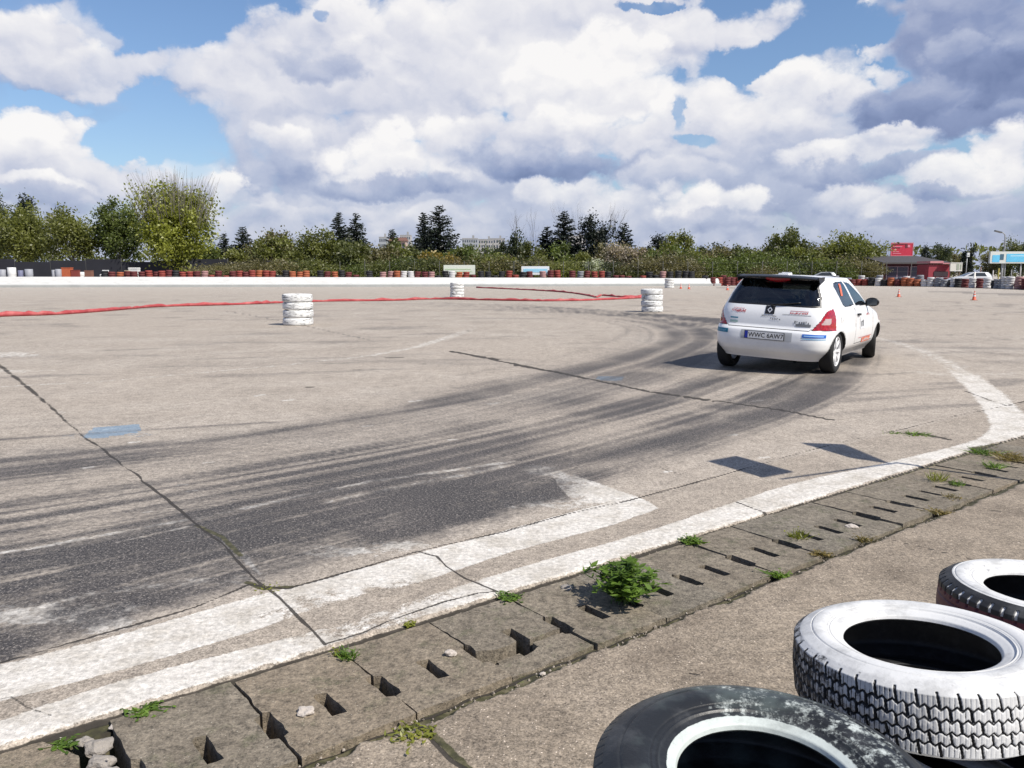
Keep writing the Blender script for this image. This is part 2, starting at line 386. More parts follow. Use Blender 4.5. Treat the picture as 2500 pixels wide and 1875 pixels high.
def build_ground():
    th = np.concatenate([-np.linspace(180, 62, 60), -np.linspace(60, 39, 60), np.linspace(-38, 38, 1040), np.linspace(39, 60, 60), np.linspace(62, 178, 58)])
    rr = [0.3, 0.8, 1.3, 1.55]
    while rr[-1] < 95: r = rr[-1]; rr.append(r + max(0.0036, r*r/1085.0*1.15))
    while rr[-1] < 3000: rr.append(rr[-1]*1.25)
    rr = np.array(rr)
    nt, nr = len(th), len(rr)
    T, RR = np.meshgrid(np.radians(th), rr, indexing='ij')
    X = (np.sin(T)*RR).ravel(); Y = (np.cos(T)*RR).ravel()
    n = X.size
    Rr = RR.ravel()
    soft = np.maximum(0.012, Rr*Rr/1085*0.7)              # one grid cell
    s = DS[0]*X + DS[1]*Y; nn = DN[0]*X + DN[1]*Y
    jag = (fbm(s*9, nn*0+3, 4)-0.5)*0.05 + (fbm(s*40, nn*0+9, 3)-0.5)*0.018
    # trench with mossy soil
    rampw = np.maximum(0.014, soft*3.2)
    e1 = np.clip((nn - (N_PAD + jag*1.2))/rampw, 0, 1); e2 = np.clip(((N_LINE + 0.004 + jag*0.45) - nn)/rampw, 0, 1)
    tr = np.minimum(e1, e2)
    deep = np.clip((nn-2.07)/0.04, 0, 1)*np.clip((2.53-nn)/0.04, 0, 1)*np.clip((s-0.20)/0.05, 0, 1)
    Z = -tr*(0.022 + 0.014*fbm(X*14, Y*14, 3)) - deep*0.30
    Z += (fbm(X*0.25, Y*0.25, 3)-0.5)*0.02*np.clip((Rr-4)/10, 0, 1)*np.clip((55-Rr)/20, 0, 1)
    near = Rr < 9
    Z = np.where(near, Z + (fbm(X*30, Y*30, 3)-0.5)*0.0035, Z)
    Z = np.where(Rr > 150, -0.05, Z)
    def band(P, hw, edge=1.0, maxd=None):
        P = [p for p in P]; md = hw + 0.05 + float(np.max(soft[Rr < 40]))*0 + 0.35
        d, tt = polydist(X, Y, P, md)
        return np.clip(0.5 + (hw*edge - d)/(2*soft), 0, 1), d, tt
    paint = np.zeros(n, np.float32)
    # kerb line next to the drain slabs, curving away at the right
    near_e = [sn(q, N_LINE + 0.0) for q in np.arange(-2.5, 7.05, 0.25)]
    far_px = [(-100, 1800), (0, 1760), (285, 1665), (744, 1545), (1093, 1438), (1288, 1380), (1553, 1305), (1795, 1225), (1950, 1177), (2170, 1128), (2353, 1083), (2415, 1050), (2405, 1010), (2372, 962), (2330, 925), (2285, 890), (2230, 868)]
    out_px = [(2255, 862), (2330, 885), (2400, 920), (2458, 968), (2500, 1010), (2560, 1040)]
    poly = near_e[:] + [G(2600, 1035)] + [G(*p) for p in out_px[::-1]] + [G(*p) for p in catmull(far_px, 4)[::-1]]
    jx = (fbm(X*6, Y*6, 4)-0.5)*0.035
    ins = inside(X+jx, Y+jx, poly)
    def sdf(P, ins, dx=0):
        d, _ = polydist(X+dx, Y+dx, list(P)+[P[0]], 0.5)
        return np.where(ins, d, -d)
    sdl = sdf(poly, ins, jx)
    paint = np.clip(0.5 + sdl/(2.2*soft), 0, 0.82)
    paint = np.where(Y > 8.6, paint*np.clip(1.0-(Y-8.6)*0.16, 0.5, 1), paint)
    # worn continuation of the curved line
    d, tt = band([GD(*p) for p in [(2075, 795), (2030, 775), (1985, 755), (1930, 738), (1880, 728)]], 0.16)[1:]
    paint = np.maximum(paint, np.clip(1-d/0.45, 0, 1)*0.52*(d < 0.4))
    d, tt = band([GD(*p) for p in [(1960, 800), (2060, 812), (2180, 808)]], 0.3)[1:]
    paint = np.maximum(paint, np.clip(1-d/0.6, 0, 1)*0.45)
    # inner line
    inn = [(-100, 1655), (0, 1621), (285, 1552), (602, 1460), (800, 1411), (1016, 1352), (1225, 1297), (1370, 1257), (1551, 1210), (1612, 1240), (1491, 1283), (1247, 1348), (1028, 1421), (800, 1478), (600, 1548), (285, 1640), (0, 1712), (-100, 1740)]
    ins2 = inside(X+jx*0.6, Y+jx*0.6, [G(*p) for p in inn])
    paint = np.maximum(paint, np.clip(0.5 + sdf([G(*p) for p in inn], ins2, jx*0.6)/(2.2*soft), 0, 0.86))
    wear = fbm(X*1.6, Y*1.6, 5)
    paint = np.where(ins | ins2, paint - np.clip(wear-0.52, 0, 1)*1.4*(s < 2.6), paint)
    # ghost of paint between the two lines and at left
    gh = (nn > N_LINE) & (nn < 3.1) & (s < 1.6)
    paint = np.where(gh & ~ins & ~ins2, np.clip(0.50 - np.abs(nn-N_LINE)*0.9, 0, 1)*np.clip((1.3-s)/1.2, 0, 1)*1.0, paint)
    # rubber-covered old lines on the track
    wl = np.zeros(n, np.float32)
    def worn(pts, hw, val, keep=False):
        nonlocal paint, wl
        d, tt = polydist(X, Y, [GD(*p) for p in pts], hw+0.3)
        hv = np.maximum(hw, soft*1.1); dj = d + (fbm(X*7+3, Y*7, 4)-0.5)*hw*1.2
        cov = np.clip(0.5+(hv-dj)/(hv*1.3), 0, 1)*(d < hw+0.29)*np.clip(hw*3/soft, 0, 1)
        paint = np.maximum(paint, cov*val)
        if keep: wl = np.maximum(wl, cov)
    worn([(-60, 1205), (150, 1170), (405, 1122)], 0.036, 0.64, True)
    worn([(250, 1172), (405, 1138)], 0.012, 0.62, True)
    worn([(430, 1120), (600, 1082), (800, 1040), (960, 1018), (1110, 997)], 0.036, 0.64, True)
    worn([(700, 1085), (900, 1045), (1100, 1005)], 0.05, 0.52, True)
    worn([(1150, 1010), (1230, 1032), (1330, 1075)], 0.13, 0.60)
    wd = inside(X+jx*.4, Y+jx*.4, [GD(*p) for p in [(1177, 1008), (1250, 1030), (1372, 1071), (1255, 1098), (1215, 1060)]]); wr = np.clip((4.10-nn)/0.75, 0, 1)*np.clip((s-3.0)/0.35, 0.2, 1); paint = np.maximum(paint, np.where(wd, 0.36+0.44*wr, 0))
    worn([(1120, 1090), (1260, 1096)], 0.10, 0.52)
    worn([(1100, 1085), (1260, 1078)], 0.12, 0.50)
    worn([(470, 1160), (530, 1205), (560, 1240)], 0.022, 0.66)
    worn([(-60, 1345), (100, 1325), (250, 1330)], 0.16, 0.62, True)
    worn([(150, 1290), (380, 1262), (540, 1250)], 0.09, 0.47)
    worn([(700, 1190), (800, 1185), (900, 1178)], 0.10, 0.56)
    worn([(0, 765), (40, 768)], 0.5, 0.55); worn([(0, 800), (60, 803), (110, 800)], 0.18, 0.5)
    worn([(-60, 838), (200, 826), (400, 808), (600, 790), (800, 768), (900, 750), (980, 725), (1030, 705)], 0.06, 0.53)
    worn([(130, 890), (165, 893)], 0.03, 0.4)
    for _ in range(26):
        u0 = random.Random(_).uniform(0, 1700); v0 = random.Random(_+50).uniform(840, 1200)
        worn([(u0, v0), (u0+18, v0-2)], 0.016, 0.75)
    # rubber: family of turning tyre tracks between an inner and an outer curve
    A = catmull([GD(*p) for p in [(-600, 1010), (-100, 975), (200, 950), (600, 905), (900, 855), (1150, 800), (1300, 760), (1370, 728), (1340, 700), (1200, 680), (950, 663), (600, 652)]], 6)
    B = catmull([GD(*p) for p in [(-600, 1640), (-100, 1440), (200, 1362), (600, 1245), (900, 1160), (1250, 1060), (1550, 965), (1800, 868), (1890, 790), (1850, 728), (1600, 690), (1100, 655)]], 6)
    far = 12.0
    dA, tA = polydist(X, Y, A, far); dB, tB = polydist(X, Y, B, far)
    reg = inside(X, Y, A + B[::-1])
    w = np.where(reg, dA/(dA+dB+1e-6), np.where(dA < dB, -dA/3, 1+dB/2.0))
    tt = tA*(1-np.clip(w, 0, 1)) + tB*np.clip(w, 0, 1)
    LA = sum(math.dist(p, q) for p, q in zip(A[:-1], A[1:])); LB = sum(math.dist(p, q) for p, q in zip(B[:-1], B[1:]))
    tn = (tA/LA)*(1-np.clip(w, 0, 1)) + (tB/LB)*np.clip(w, 0, 1)
    wob = (fbm(tn*7, w*2, 3)-0.5)*0.10
    f3 = np.clip(2.2-Rr/7, 0, 1); f4 = np.clip(2.2-Rr/4, 0, 1)
    st = 0.24*vn((w+wob)*13, tn*5+3) + 0.34*vn((w+wob)*37, tn*4+40) + 0.32*(f3*vn((w+wob)*83, tn*4+80)+(1-f3)*.5) + 0.30*(f4*vn((w+wob)*175, tn*5+20)+(1-f4)*.5)
    env = np.interp(w, [-0.25, -0.02, 0.10, 0.3, 0.5, 0.65, 0.8, 0.93, 1.0, 1.08], [0, 0.12, 0.50, 0.62, 0.68, 0.84, 1.05, 0.92, 0.42, 0.0])
    fade = np.interp(tn, [0, 0.2, 0.5, 0.66, 0.78, 0.9, 1.0], [0.95, 1, 1, 0.92, 0.62, 0.40, 0.2])
    rub = np.clip((st-0.36)*2.5, 0, 1)*env*fade*0.88 + env*fade*0.16
    rub *= np.clip((fbm(X*0.9, Y*0.9, 4))*1.6+0.1, 0.5, 1.15)
    # dark compacted area below the worn line, left of the drain
    dkp = [GD(*p) for p in [(-400, 1220), (0, 1200), (405, 1140), (800, 1062), (1120, 1012), (1240, 1060), (1000, 1120), (700, 1185), (540, 1235), (0, 1400), (-400, 1500)]]
    dk = inside(X, Y, dkp); dd, _ = polydist(X, Y, dkp + [dkp[0]], 0.5)
    dkm = np.clip(np.where(dk, dd, -dd)/0.34 + 0.85 + (fbm(X*2.0, Y*2.0, 4)-0.5)*1.3, 0, 1)*(dd < 0.499) + dk*(dd >= 0.499)
    dkv = 0.63 + 1.10*(st-0.47) + 0.75*(fbm(X*1.7, Y*1.7, 5)-0.5) + 0.45*(fbm(X*9, Y*14, 4)-0.5)
    rub = np.maximum(rub, np.clip(dkv, 0, 1)*dkm)
    def streak(pts, hw, val):
        nonlocal rub
        d, _ = polydist(X, Y, catmull([GD(*p) for p in pts], 5), hw+0.5)
        rub = np.maximum(rub, np.clip(0.5+(hw-d)/(hw*1.6), 0, 1)*val*np.clip(0.10+1.55*(st-0.08), 0.2, 1.1)*(0.6+0.6*fbm(X*2.5, Y*2.5, 4)))
    streak([(500, 1195), (700, 1150), (900, 1085), (1050, 1040), (1150, 1020)], 0.14, 0.95)
    streak([(0, 1212), (200, 1190), (400, 1150)], 0.05, 1.0)
    streak([(430, 1133), (600, 1098), (800, 1055), (1000, 1018)], 0.022, 1.0)
    streak([(1130, 1010), (1300, 985), (1500, 935), (1700, 870), (1800, 820)], 0.20, 0.9)
    streak([(1250, 895), (1450, 850), (1560, 815)], 0.18, 0.8)
    streak([(1560, 880), (1700, 860), (1820, 805)], 0.30, 0.78)
    streak([(0, 1300), (250, 1260), (500, 1215)], 0.12, 0.85)
    streak([(0, 950), (300, 930), (600, 912)], 0.05, 0.6)
    streak([(80, 975), (400, 958), (800, 900), (1100, 850)], 0.10, 0.62)
    streak([(0, 1130), (250, 1090), (600, 1040), (900, 980)], 0.13, 0.62)
    streak([(1500, 735), (1380, 762), (1200, 800), (1000, 838)], 0.13, 0.45)
    streak([(1200, 668), (1350, 674), (1480, 690), (1600, 720)], 0.22, 0.35)
    streak([(900, 685), (1150, 678), (1350, 705), (1250, 760), (1000, 810)], 0.10, 0.30)
    streak([(480, 672), (560, 684), (800, 735)], 0.035, 0.5)
    rub = rub*(1-0.62*wl*np.clip(fbm(X*5, Y*5, 4)*2.2-0.4, 0.2, 1)); rub = np.where(wd, rub*np.clip(1.0-wr, 0.15, 1), rub)
    # odd scuffs further out
    sc = np.clip((fbm(X*0.35+20, Y*1.6, 5)-0.60)*2.0, 0, 0.3)*np.clip((Y-6)/8, 0, 1)*np.clip((58-Y)/25, 0, 1)
    rub = np.maximum(rub, sc)
    sc2 = np.clip((fbm((X*0.9+Y*0.3)*0.5, (Y*0.9-X*0.3)*3.2+50, 4)-0.62)*2.4, 0, 0.4)*np.clip((Y-4)/4, 0, 1)*(nn > 3.1)*np.clip((50-Y)/20, 0, 1)
    rub = np.maximum(rub, sc2*0.8)
    rub = np.where(nn < N_LINE+0.02, 0, rub)
    rub = np.where(ins | ins2, np.clip(rub-0.15, 0, 1)*0.25*(s < 3), rub)
    rub = np.where((ins | ins2) & (s < 0.4), rub, rub)
    # wide dark tarmac strip far right, in front of the tyre wall
    strip = inside(X, Y, [G(1750, 701), G(2520, 716), G(2900, 722), G(2900, 742), G(2520, 724), G(2200, 709), G(1750, 704)])
    rub = np.where(strip, 0.30 + 0.12*fbm(X*0.3, Y*0.9, 3), rub)
    # cracks and joints
    crack = np.zeros(n, np.float32)
    def cr(pts, hw, jit=0.02, val=1.0, world=False, D_=True):
        nonlocal crack
        P = pts if world else [(GD if D_ else G)(*p) for p in pts]
        q = []
        for (a, b) in zip(P[:-1], P[1:]):
            k = max(1, int(math.dist(a, b)/0.10))
            for i in range(k):
                f = i/k; x = a[0]+(b[0]-a[0])*f; y = a[1]+(b[1]-a[1])*f
                o = (mnoise.noise(Vector((x*5, y*5, 0.3))))*jit*2
                q.append((x+o, y+o))
        q.append(P[-1])
        d, _ = polydist(X, Y, q, hw+0.6); wv = np.clip(fbm(X*7+11, Y*7, 3)*2.6-0.5, 0.15, 1.6)
        crack = np.maximum(crack, np.clip(1.12-np.maximum(d-hw*0.35*wv, 0)/np.maximum(0.0035, soft*0.72), 0, 1)*np.clip(hw*2.6/np.maximum(soft, 1e-4), 0.05 if world else 0.66, 1)*val*(0.72+0.28*wv)*(d < hw+0.59))
    cr([(-120, 690), (0, 790), (45, 825), (110, 880), (170, 935), (240, 985), (300, 1032), (370, 1090), (412, 1125), (470, 1165), (530, 1225), (560, 1258), (600, 1290), (650, 1340), (702, 1392)], 0.0065, 0.006)
    cr([(905, 1190), (940, 1203), (965, 1222), (1000, 1250), (1040, 1262), (1072, 1277)], 0.006, 0.012)
    cr([(-200, 1478), (0, 1432), (130, 1395), (290, 1350), (420, 1312), (540, 1262), (620, 1272), (700, 1250), (905, 1190), (1090, 1148), (1220, 1112), (1370, 1078), (1500, 1043), (1600, 1015), (1740, 975), (1850, 948), (1960, 925), (2060, 900), (2212, 868), (2400, 832)], 0.007, 0.006)
    cr([(970, 758), (1070, 778), (1180, 800), (1290, 822), (1400, 845), (1560, 868), (1680, 885), (1800, 908)], 0.030, 0.012, 1.35)
    cr([(975, 760), (1075, 776)], 0.05, 0.01, 0.85); cr([(1115, 790), (1195, 803)], 0.035, 0.01, 0.85); cr([(1400, 846), (1540, 868)], 0.022, 0.01, 0.9)
    cr([(1590, 1085), (1660, 1110)], 0.006, 0.006); cr([(1500, 1050), (1590, 1085)], 0.004, 0.006, 0.8)
    cr([(1860, 1018), (1950, 1032)], 0.005, 0.004); cr([(1430, 1010), (1470, 1024)], 0.004)
    cr([(2085, 845), (2150, 870), (2212, 885)], 0.006, 0.004); cr([(0, 1505), (40, 1500), (60, 1530), (110, 1545)], 0.006, 0.03, 0.6)
    cr([(700, 1392), (780, 1368), (830, 1345), (870, 1330), (960, 1300), (1030, 1282), (1075, 1277)], 0.006, 0.012, 0.9)
    cr([(640, 1650), (700, 1590)], 0.003, 0.01, 0.5)
    cr([(1910, 1163), (1990, 1182), (2070, 1200), (2212, 1238)], 0.006, 0.006, 0.9)
    cr([(905, 1563), (945, 1600), (985, 1640), (1017, 1668)], 0.006, 0.01, 0.9)
    cr([(1985, 935), (2030, 945), (2050, 950)], 0.10, 0.03, .9)
    for (u, v, l) in [(840, 772, 28), (905, 786, 16), (1000, 786, 14), (622, 792, 14), (668, 836, 14), (1050, 715, 40), (1480, 690, 30), (765, 798, 12), (640, 820, 10)]:
        cr([(u-l, v), (u+l, v+1)], 0.022*l/14, 0.01, 0.85)
    for (u, v, l) in [(1500, 1454, 8), (2150, 1102, 16)]:
        cr([(u-l, v), (u+l, v+3)], 0.010, 0.004, 0.8)
    for k in range(7):        # faint slab joints far out, running across the apron
        y0 = 20 + k*9
        cr([(-40, y0-6), (40, y0+2)], 0.02, 0.0, 0.55, world=True)
    for x0 in (-34, -21, -9, 4, 16, 28):
        cr([(x0-14, 12), (x0+22, 70)], 0.02, 0.0, 0.40, world=True)
    crack = np.where((nn > N_PAD) & (nn < N_LINE-0.02), 0, crack)
    edge = np.clip(1.3-np.abs(nn-(N_LINE-0.020+jag*0.4))/0.013, 0, 1)*(0.75+0.25*fbm(X*9, Y*9, 3)); edge2 = np.clip(1.2-np.abs(nn-(N_NEAR-0.004))/0.012, 0, 1)*0.85
    crack = np.maximum(crack, np.where(Rr < 12, np.maximum(edge, edge2), 0))
    # moss in the strip gaps and in the joints
    moss = 0.72*np.clip(0.5+np.minimum(nn-(N_PAD+jag*1.2), N_LINE-0.008+jag*0.45-nn)/(2.2*soft), 0, 1)
    def ms(pts, hw, val=0.9):
        nonlocal moss
        d, _ = polydist(X, Y, [GD(*p) for p in pts], hw+0.1)
        moss = np.maximum(moss, np.clip(1-d/hw, 0, 1)*val)
    ms([(425, 1135), (480, 1160), (520, 1200)], 0.03, 0.95); ms([(535, 1258), (570, 1272), (630, 1268)], 0.035, 1.0)
    ms([(640, 1265), (760, 1232)], 0.012, 0.9); ms([(905, 1563), (960, 1610), (1017, 1668)], 0.028, 1.0)
    ms([(870, 1560), (930, 1575)], 0.03, 1.0); ms([(1740, 975), (1800, 960)], 0.02, 0.8); ms([(1920, 935), (2010, 940)], 0.04, 0.9)
    ms([(2100, 970), (2212, 950)], 0.12, 0.75)
    blue = np.zeros(n, np.float32)
    bl = inside(X, Y, [GD(*p) for p in [(178, 947), (200, 925), (300, 915), (306, 932), (215, 947)]]); blue = np.where(bl, 0.8, blue)
    d, _ = polydist(X, Y, [GD(*p) for p in [(160, 940), (310, 938)]], 0.5); blue = np.maximum(blue, np.clip(1-d/0.30, 0, 1)*0.50)
    bl = inside(X, Y, [GD(*p) for p in [(1285, 820), (1292, 811), (1352, 812), (1340, 823)]]); blue = np.where(bl, 0.8, blue)
    d, _ = polydist(X, Y, [GD(*p) for p in [(1180, 803), (1400, 830)]], 0.6); blue = np.maximum(blue, np.clip(1-d/0.22, 0, 1)*0.36)
    zone = np.where(nn < 2.3, 1.0, np.where((nn < 3.2), 0.35, 0.0))
    zone = np.where(nn < N_PAD, 1.0, zone)
    zone = np.where((nn > N_LINE) & (nn < 3.3) & (s > 2.2), 0.30, zone)
    # mesh
    V = np.stack([X, Y, Z], 1)
    V = np.vstack([V, [[0, 0, 0]]])
    i = np.arange(nt)[:, None]; j = np.arange(nr-1)[None, :]
    i2 = (i+1) % nt
    Fq = np.stack([(i*nr+j), (i*nr+j+1), (i2*nr+j+1), (i2*nr+j)], -1).reshape(-1, 4)[:, ::-1]
    me = mesh_np('ground', V, Fq, True)
    for nm, (r, g, bb) in (('marks', (rub, paint, crack)), ('tints', (moss, blue, zone))):
        at_ = me.attributes.new(nm, 'FLOAT_COLOR', 'POINT')
        arr = np.zeros((len(V), 4), np.float32); arr[:n, 0] = np.clip(r, 0, 1.2); arr[:n, 1] = np.clip(g, 0, 1); arr[:n, 2] = np.clip(bb, 0, 1); arr[:, 3] = 1
        if nm == 'tints': arr[n, 2] = 1
        at_.data.foreach_set('color', arr.ravel())
    o = link('ground', me, ground_material()); tag(o, 'sunlit worn concrete apron with black tyre tracks', 'ground', kind='structure')
build_ground()

# ================================================================== DRAIN SLABS
def slab_material():
    m, t, b = mat("drain_concrete")
    P = t.pos(); oi = t.new('ShaderNodeObjectInfo')
    c = t.ramp(t.noise(P, 5.0, 7, 0.65), [(0.3, (0.098, 0.087, 0.068)), (0.55, (0.160, 0.142, 0.112)), (0.8, (0.240, 0.212, 0.168))])
    c = t.mix(t.math('MULTIPLY', oi.outputs['Random'], 0.55), c, (0.240, 0.185, 0.125))
    peb = t.vor(P, 105.0); pc = t.vor(P, 105.0, out=1); sp = t.new('ShaderNodeSeparateColor'); t.put(sp.inputs[0], pc)
    st = t.ss(peb, 0.08, 0.30, 1, 0)
    c = t.mix(t.math('MULTIPLY', t.math('MULTIPLY', st, t.ss(sp.outputs[0], 0.66, 0.95)), 0.8), c, (0.52, 0.47, 0.38))
    c = t.mix(t.math('MULTIPLY', t.math('MULTIPLY', st, t.ss(sp.outputs[1], 0.6, 0.9)), 0.6), c, (0.06, 0.055, 0.045))
    c = t.mix(t.math('MULTIPLY', t.ss(t.noise(P, 7.0, 8, 0.75), 0.52, 0.68), 0.62), c, (0.075, 0.078, 0.040))
    g = t.noise(P, 110.0, 4, 0.7)
    c = t.vm('SCALE', c, scale=t.math('MULTIPLY_ADD', t.math('ADD', t.math('SUBTRACT', g, 0.5), t.math('SUBTRACT', t.noise(P, 34.0, 5, .7), 0.5)), 2.4, 1.0))
    t.put(b.inputs['Base Color'], c); b.inputs['Roughness'].default_value = 0.95
    t.put(b.inputs['Normal'], t.bump(t.math('ADD', g, t.math('MULTIPLY', st, 0.5)), 0.7, 0.006))
    return m
MS = slab_material()
def outline(pts, step=0.012, jit=0.004, seed=0):
    rng = random.Random(seed); q = []
    for i in range(len(pts)):
        a = pts[i]; b = pts[(i+1) % len(pts)]; L = math.dist(a, b); k = max(1, int(L/step))
        for j in range(k):
            f = j/k; x = a[0]+(b[0]-a[0])*f; y = a[1]+(b[1]-a[1])*f
            o = jit if j else jit*0.6
            q.append((x + .35*rng.uniform(-o, o) + 2.4*jit*mnoise.noise(Vector((x*18, y*18, seed))), y + .35*rng.uniform(-o, o) + 2.4*jit*mnoise.noise(Vector((x*18, y*18, seed+7)))))
    return q
def plate(loops, top, thick, tilt=(0, 0), origin=(0, 0)):
    """polygon with holes, extruded down, soft chipped rim"""
    bm = bmesh.new(); allE = []; tops = []
    for L in loops:
        vs = [bm.verts.new((x, y, 0)) for x, y in L]
        allE += [bm.edges.new((vs[i], vs[(i+1) % len(vs)])) for i in range(len(vs))]; tops.append(vs)
    bmesh.ops.triangle_fill(bm, use_beauty=True, edges=allE)
    for f in bm.faces:
        if f.normal.z < 0: f.normal_flip()
    faces = list(bm.faces)
    for li, vs in enumerate(tops):
        n = len(vs); lo = []
        for v in vs:
            lo.append(bm.verts.new((v.co.x, v.co.y, -thick)))
        for i in range(n):
            f = bm.faces.new((vs[i], vs[(i+1) % n], lo[(i+1) % n], lo[i]))
    bm.normal_update()
    bmesh.ops.recalc_face_normals(bm, faces=list(bm.faces))
    for v in bm.verts:
        v.co.z += top + (v.co.x-origin[0])*tilt[0] + (v.co.y-origin[1])*tilt[1]
    me = bpy.data.meshes.new('drain_slab'); bm.to_mesh(me); bm.free()
    return me
slab_lab = {}
def build_slabs():
    hs, h0, h1 = 0.0225, 2.150, 2.315
    rng = random.Random(3)
    for k in range(-2, 26):
        c = 0.62 + SLAB*k; a = c - SLAB/2 + 0.005; b = c + SLAB/2 - 0.005
        n0 = N_NEAR + rng.uniform(-.006, .008); n1 = N_FAR - rng.uniform(0.012, .030)
        w1 = hs*rng.uniform(0.9, 1.15); w2 = hs*rng.uniform(0.9, 1.15)
        P = [(a, n0), (b, n0), (b, h0), (b-w1, h0+0.012), (b-w1, h1-0.014), (b, h1), (b, n1), (a, n1), (a, h1), (a+w2, h1-0.014), (a+w2, h0+0.012), (a, h0)]
        hole = [(c-hs, h0+.01), (c+hs, h0+.004), (c+hs*1.05, h1-.012), (c-hs*.5, h1), (c-hs, h1-.01)]
        seed = k+40
        parts = []
        if k == 3:      # the broken slab: far half, near half, and a chunk knocked out between them
            hm = h0+0.035
            P1 = [(a, hm+.062), (a+.055, hm+.028), (a+.11, hm+.022), (c-hs, hm+.03), (c-hs, h1), (c+hs, h1), (c+hs, hm+.012), (b-w1, hm+.01), (b-w1, h1-.014), (b, h1), (b, n1), (a, n1), (a, h1), (a+.01, h1-.02)]
            P2 = [(a, n0), (b, n0), (b, h0), (b-w1, h0+.012), (b-w1, hm-.006), (c+hs, hm-.006), (c+hs, h0-.005), (c-.01, h0-.018), (c-hs-.06, h0-.032), (a+.07, h0-.04), (a+.02, h0-.03), (a, h0-.01)]
            me = plate([outline([sn(*p) for p in P1], .012, .003, seed)], -.004, .10, (0.02, 0.0), sn(c, 2.3)); o = link('drain_slab', me, MS); tag(o, 'broken drain slab, its larger half against the white line', 'drain slab', 'concrete drain slabs')
            me = plate([outline([sn(*p) for p in P2], .012, .003, seed+1)], -.010, .10, (0.0, 0.02), sn(c, 2.3)); o = link('drain_slab', me, MS); tag(o, 'broken-off outer half of the cracked drain slab', 'drain slab', 'concrete drain slabs')
            P3 = [(a+.035, h0-.005), (c-hs-.015, h0-.012), (c-hs-.01, hm+.012), (a+.06, hm+.018)]
            me = plate([outline([sn(*p) for p in P3], .01, .006, seed+2)], -.042, .05, (0.12, -0.1), sn(c, 2.2)); o = link('concrete_chunk', me, MS); tag(o, 'loose concrete chunk sunk in the hole of the cracked drain slab', 'rubble')
            continue
        if k == -1:     # crushed slab at the left: cut short and filled with rubble
            P = [(a, n0), (b-.12, n0), (b-.15, h0), (b-.10, 2.42), (b-.17, n1), (a, n1)]
            hole = None
        if k == -2: hole = [(c+.03, h0+.01), (c+.075, h0), (c+.08, h1-.03), (c+.03, h1-.02)]
        L = [outline([sn(*p) for p in P], .012, .0030 if k < 6 else .0024, seed)]
        if hole: L.append(outline([sn(*p) for p in hole], .010, .0024 if k < 5 else .0018, seed+9))
        me = plate(L, -0.003 - rng.uniform(0, .008), .10, (rng.uniform(-.012, .012), rng.uniform(-.012, .012)), sn(c, 2.3))
        o = link('drain_slab', me, MS)
        d = {-2: 'tan drain slab cut by the bottom left corner', -1: 'crumbled drain slab beside the rubble at the left', 0: 'nearest whole tan drain slab with one slot, right of the rubble',
             1: 'drain slab with a flaked stone lying left of its slot', 2: 'drain slab with a white pebble by its slot, left of the cracked slab', 4: 'drain slab just left of the leafy plant',
             5: 'drain slab under the leafy green plant', 6: 'drain slab right behind the leafy plant', 7: 'drain slab with a tuft at its upper corner, second behind the plant'}
        tag(o, d.get(k, 'slotted grey drain slab in the row beside the white line beyond the plant'), 'drain slab', 'concrete drain slabs')
build_slabs()

def stone_mesh(r, seed, flat=0.6):
    bm = bmesh.new(); bmesh.ops.create_icosphere(bm, subdivisions=3, radius=1)
    for v in bm.verts:
        q = v.co.copy(); f = 1 + 0.45*mnoise.noise(q*1.3 + Vector((seed, 0, 0))) + 0.16*mnoise.noise(q*4 + Vector((0, seed, 0)))
        v.co = Vector((q.x*r*f, q.y*r*f*0.8, q.z*r*f*flat))
    me = bpy.data.meshes.new('stone'); bm.to_mesh(me); bm.free(); return me
MST = simple('stone_grey', (0.30, 0.27, 0.235), 0.95, var=0.35, scale=60, bump=0.5)
MSTL = simple('stone_pale', (0.46, 0.41, 0.36), 0.95, var=0.3, scale=60, bump=0.4)
def stone(u, v, r, lab, m=MST, z=0.0, flat=0.6, rz=0.0):
    x, y = G(u, v); o = link('stone', stone_mesh(r, u*0.37, flat), m); o.location = (x, y, z + r*flat*0.45); o.rotation_euler = (0, 0, rz)
    tag(o, lab, 'stone', 'loose stones along the drain'); return o
def gravel():
    rs = np.random.RandomState(9); V = []; Fs = []
    base = [(-1, -1, 0), (1, -1, 0), (1, 1, 0), (-1, 1, 0), (-.5, -.5, .9), (.6, -.4, 1.0), (.45, .6, .8), (-.55, .45, 1.05)]; fc = [(0, 1, 5, 4), (1, 2, 6, 5), (2, 3, 7, 6), (3, 0, 4, 7), (4, 5, 6, 7)]
    for k in range(1500):
        s_ = rs.uniform(-.6, 9); n_ = rs.choice([rs.normal(1.99, .022), rs.normal(2.594, .009)], p=[.6, .4]); x, y = sn(s_, n_); r = rs.uniform(.0015, .0045)*(1.6 if rs.rand() < .08 else 1); a = rs.uniform(0, 6.28); o = len(V)
        for (px, py, pz) in base:
            px += rs.normal()*.22; py += rs.normal()*.22; V.append((x+(px*math.cos(a)-py*math.sin(a))*r, y+(px*math.sin(a)+py*math.cos(a))*r, -.030+pz*r*1.2+.006))
        Fs += [tuple(i+o for i in f) for f in fc]
    me = bpy.data.meshes.new('gravel'); me.from_pydata(V, [], Fs); me.update(); m, t, b = mat('gravel_mix'); P = t.pos()
    t.put(b.inputs['Base Color'], t.ramp(t.noise(P, 60, 3, .7), [(.3, (.10, .085, .065)), (.5, (.26, .22, .18)), (.7, (.48, .44, .38))])); b.inputs['Roughness'].default_value = .95
    tag(link('gravel', me, m), 'fine gravel and crumbs lying in the gaps on both sides of the drain slabs', 'gravel', kind='stuff')
gravel()
stone(745, 1740, 0.028, 'flaky pinkish stone lying left of a drain slot', MSTL, -0.005, 0.5)
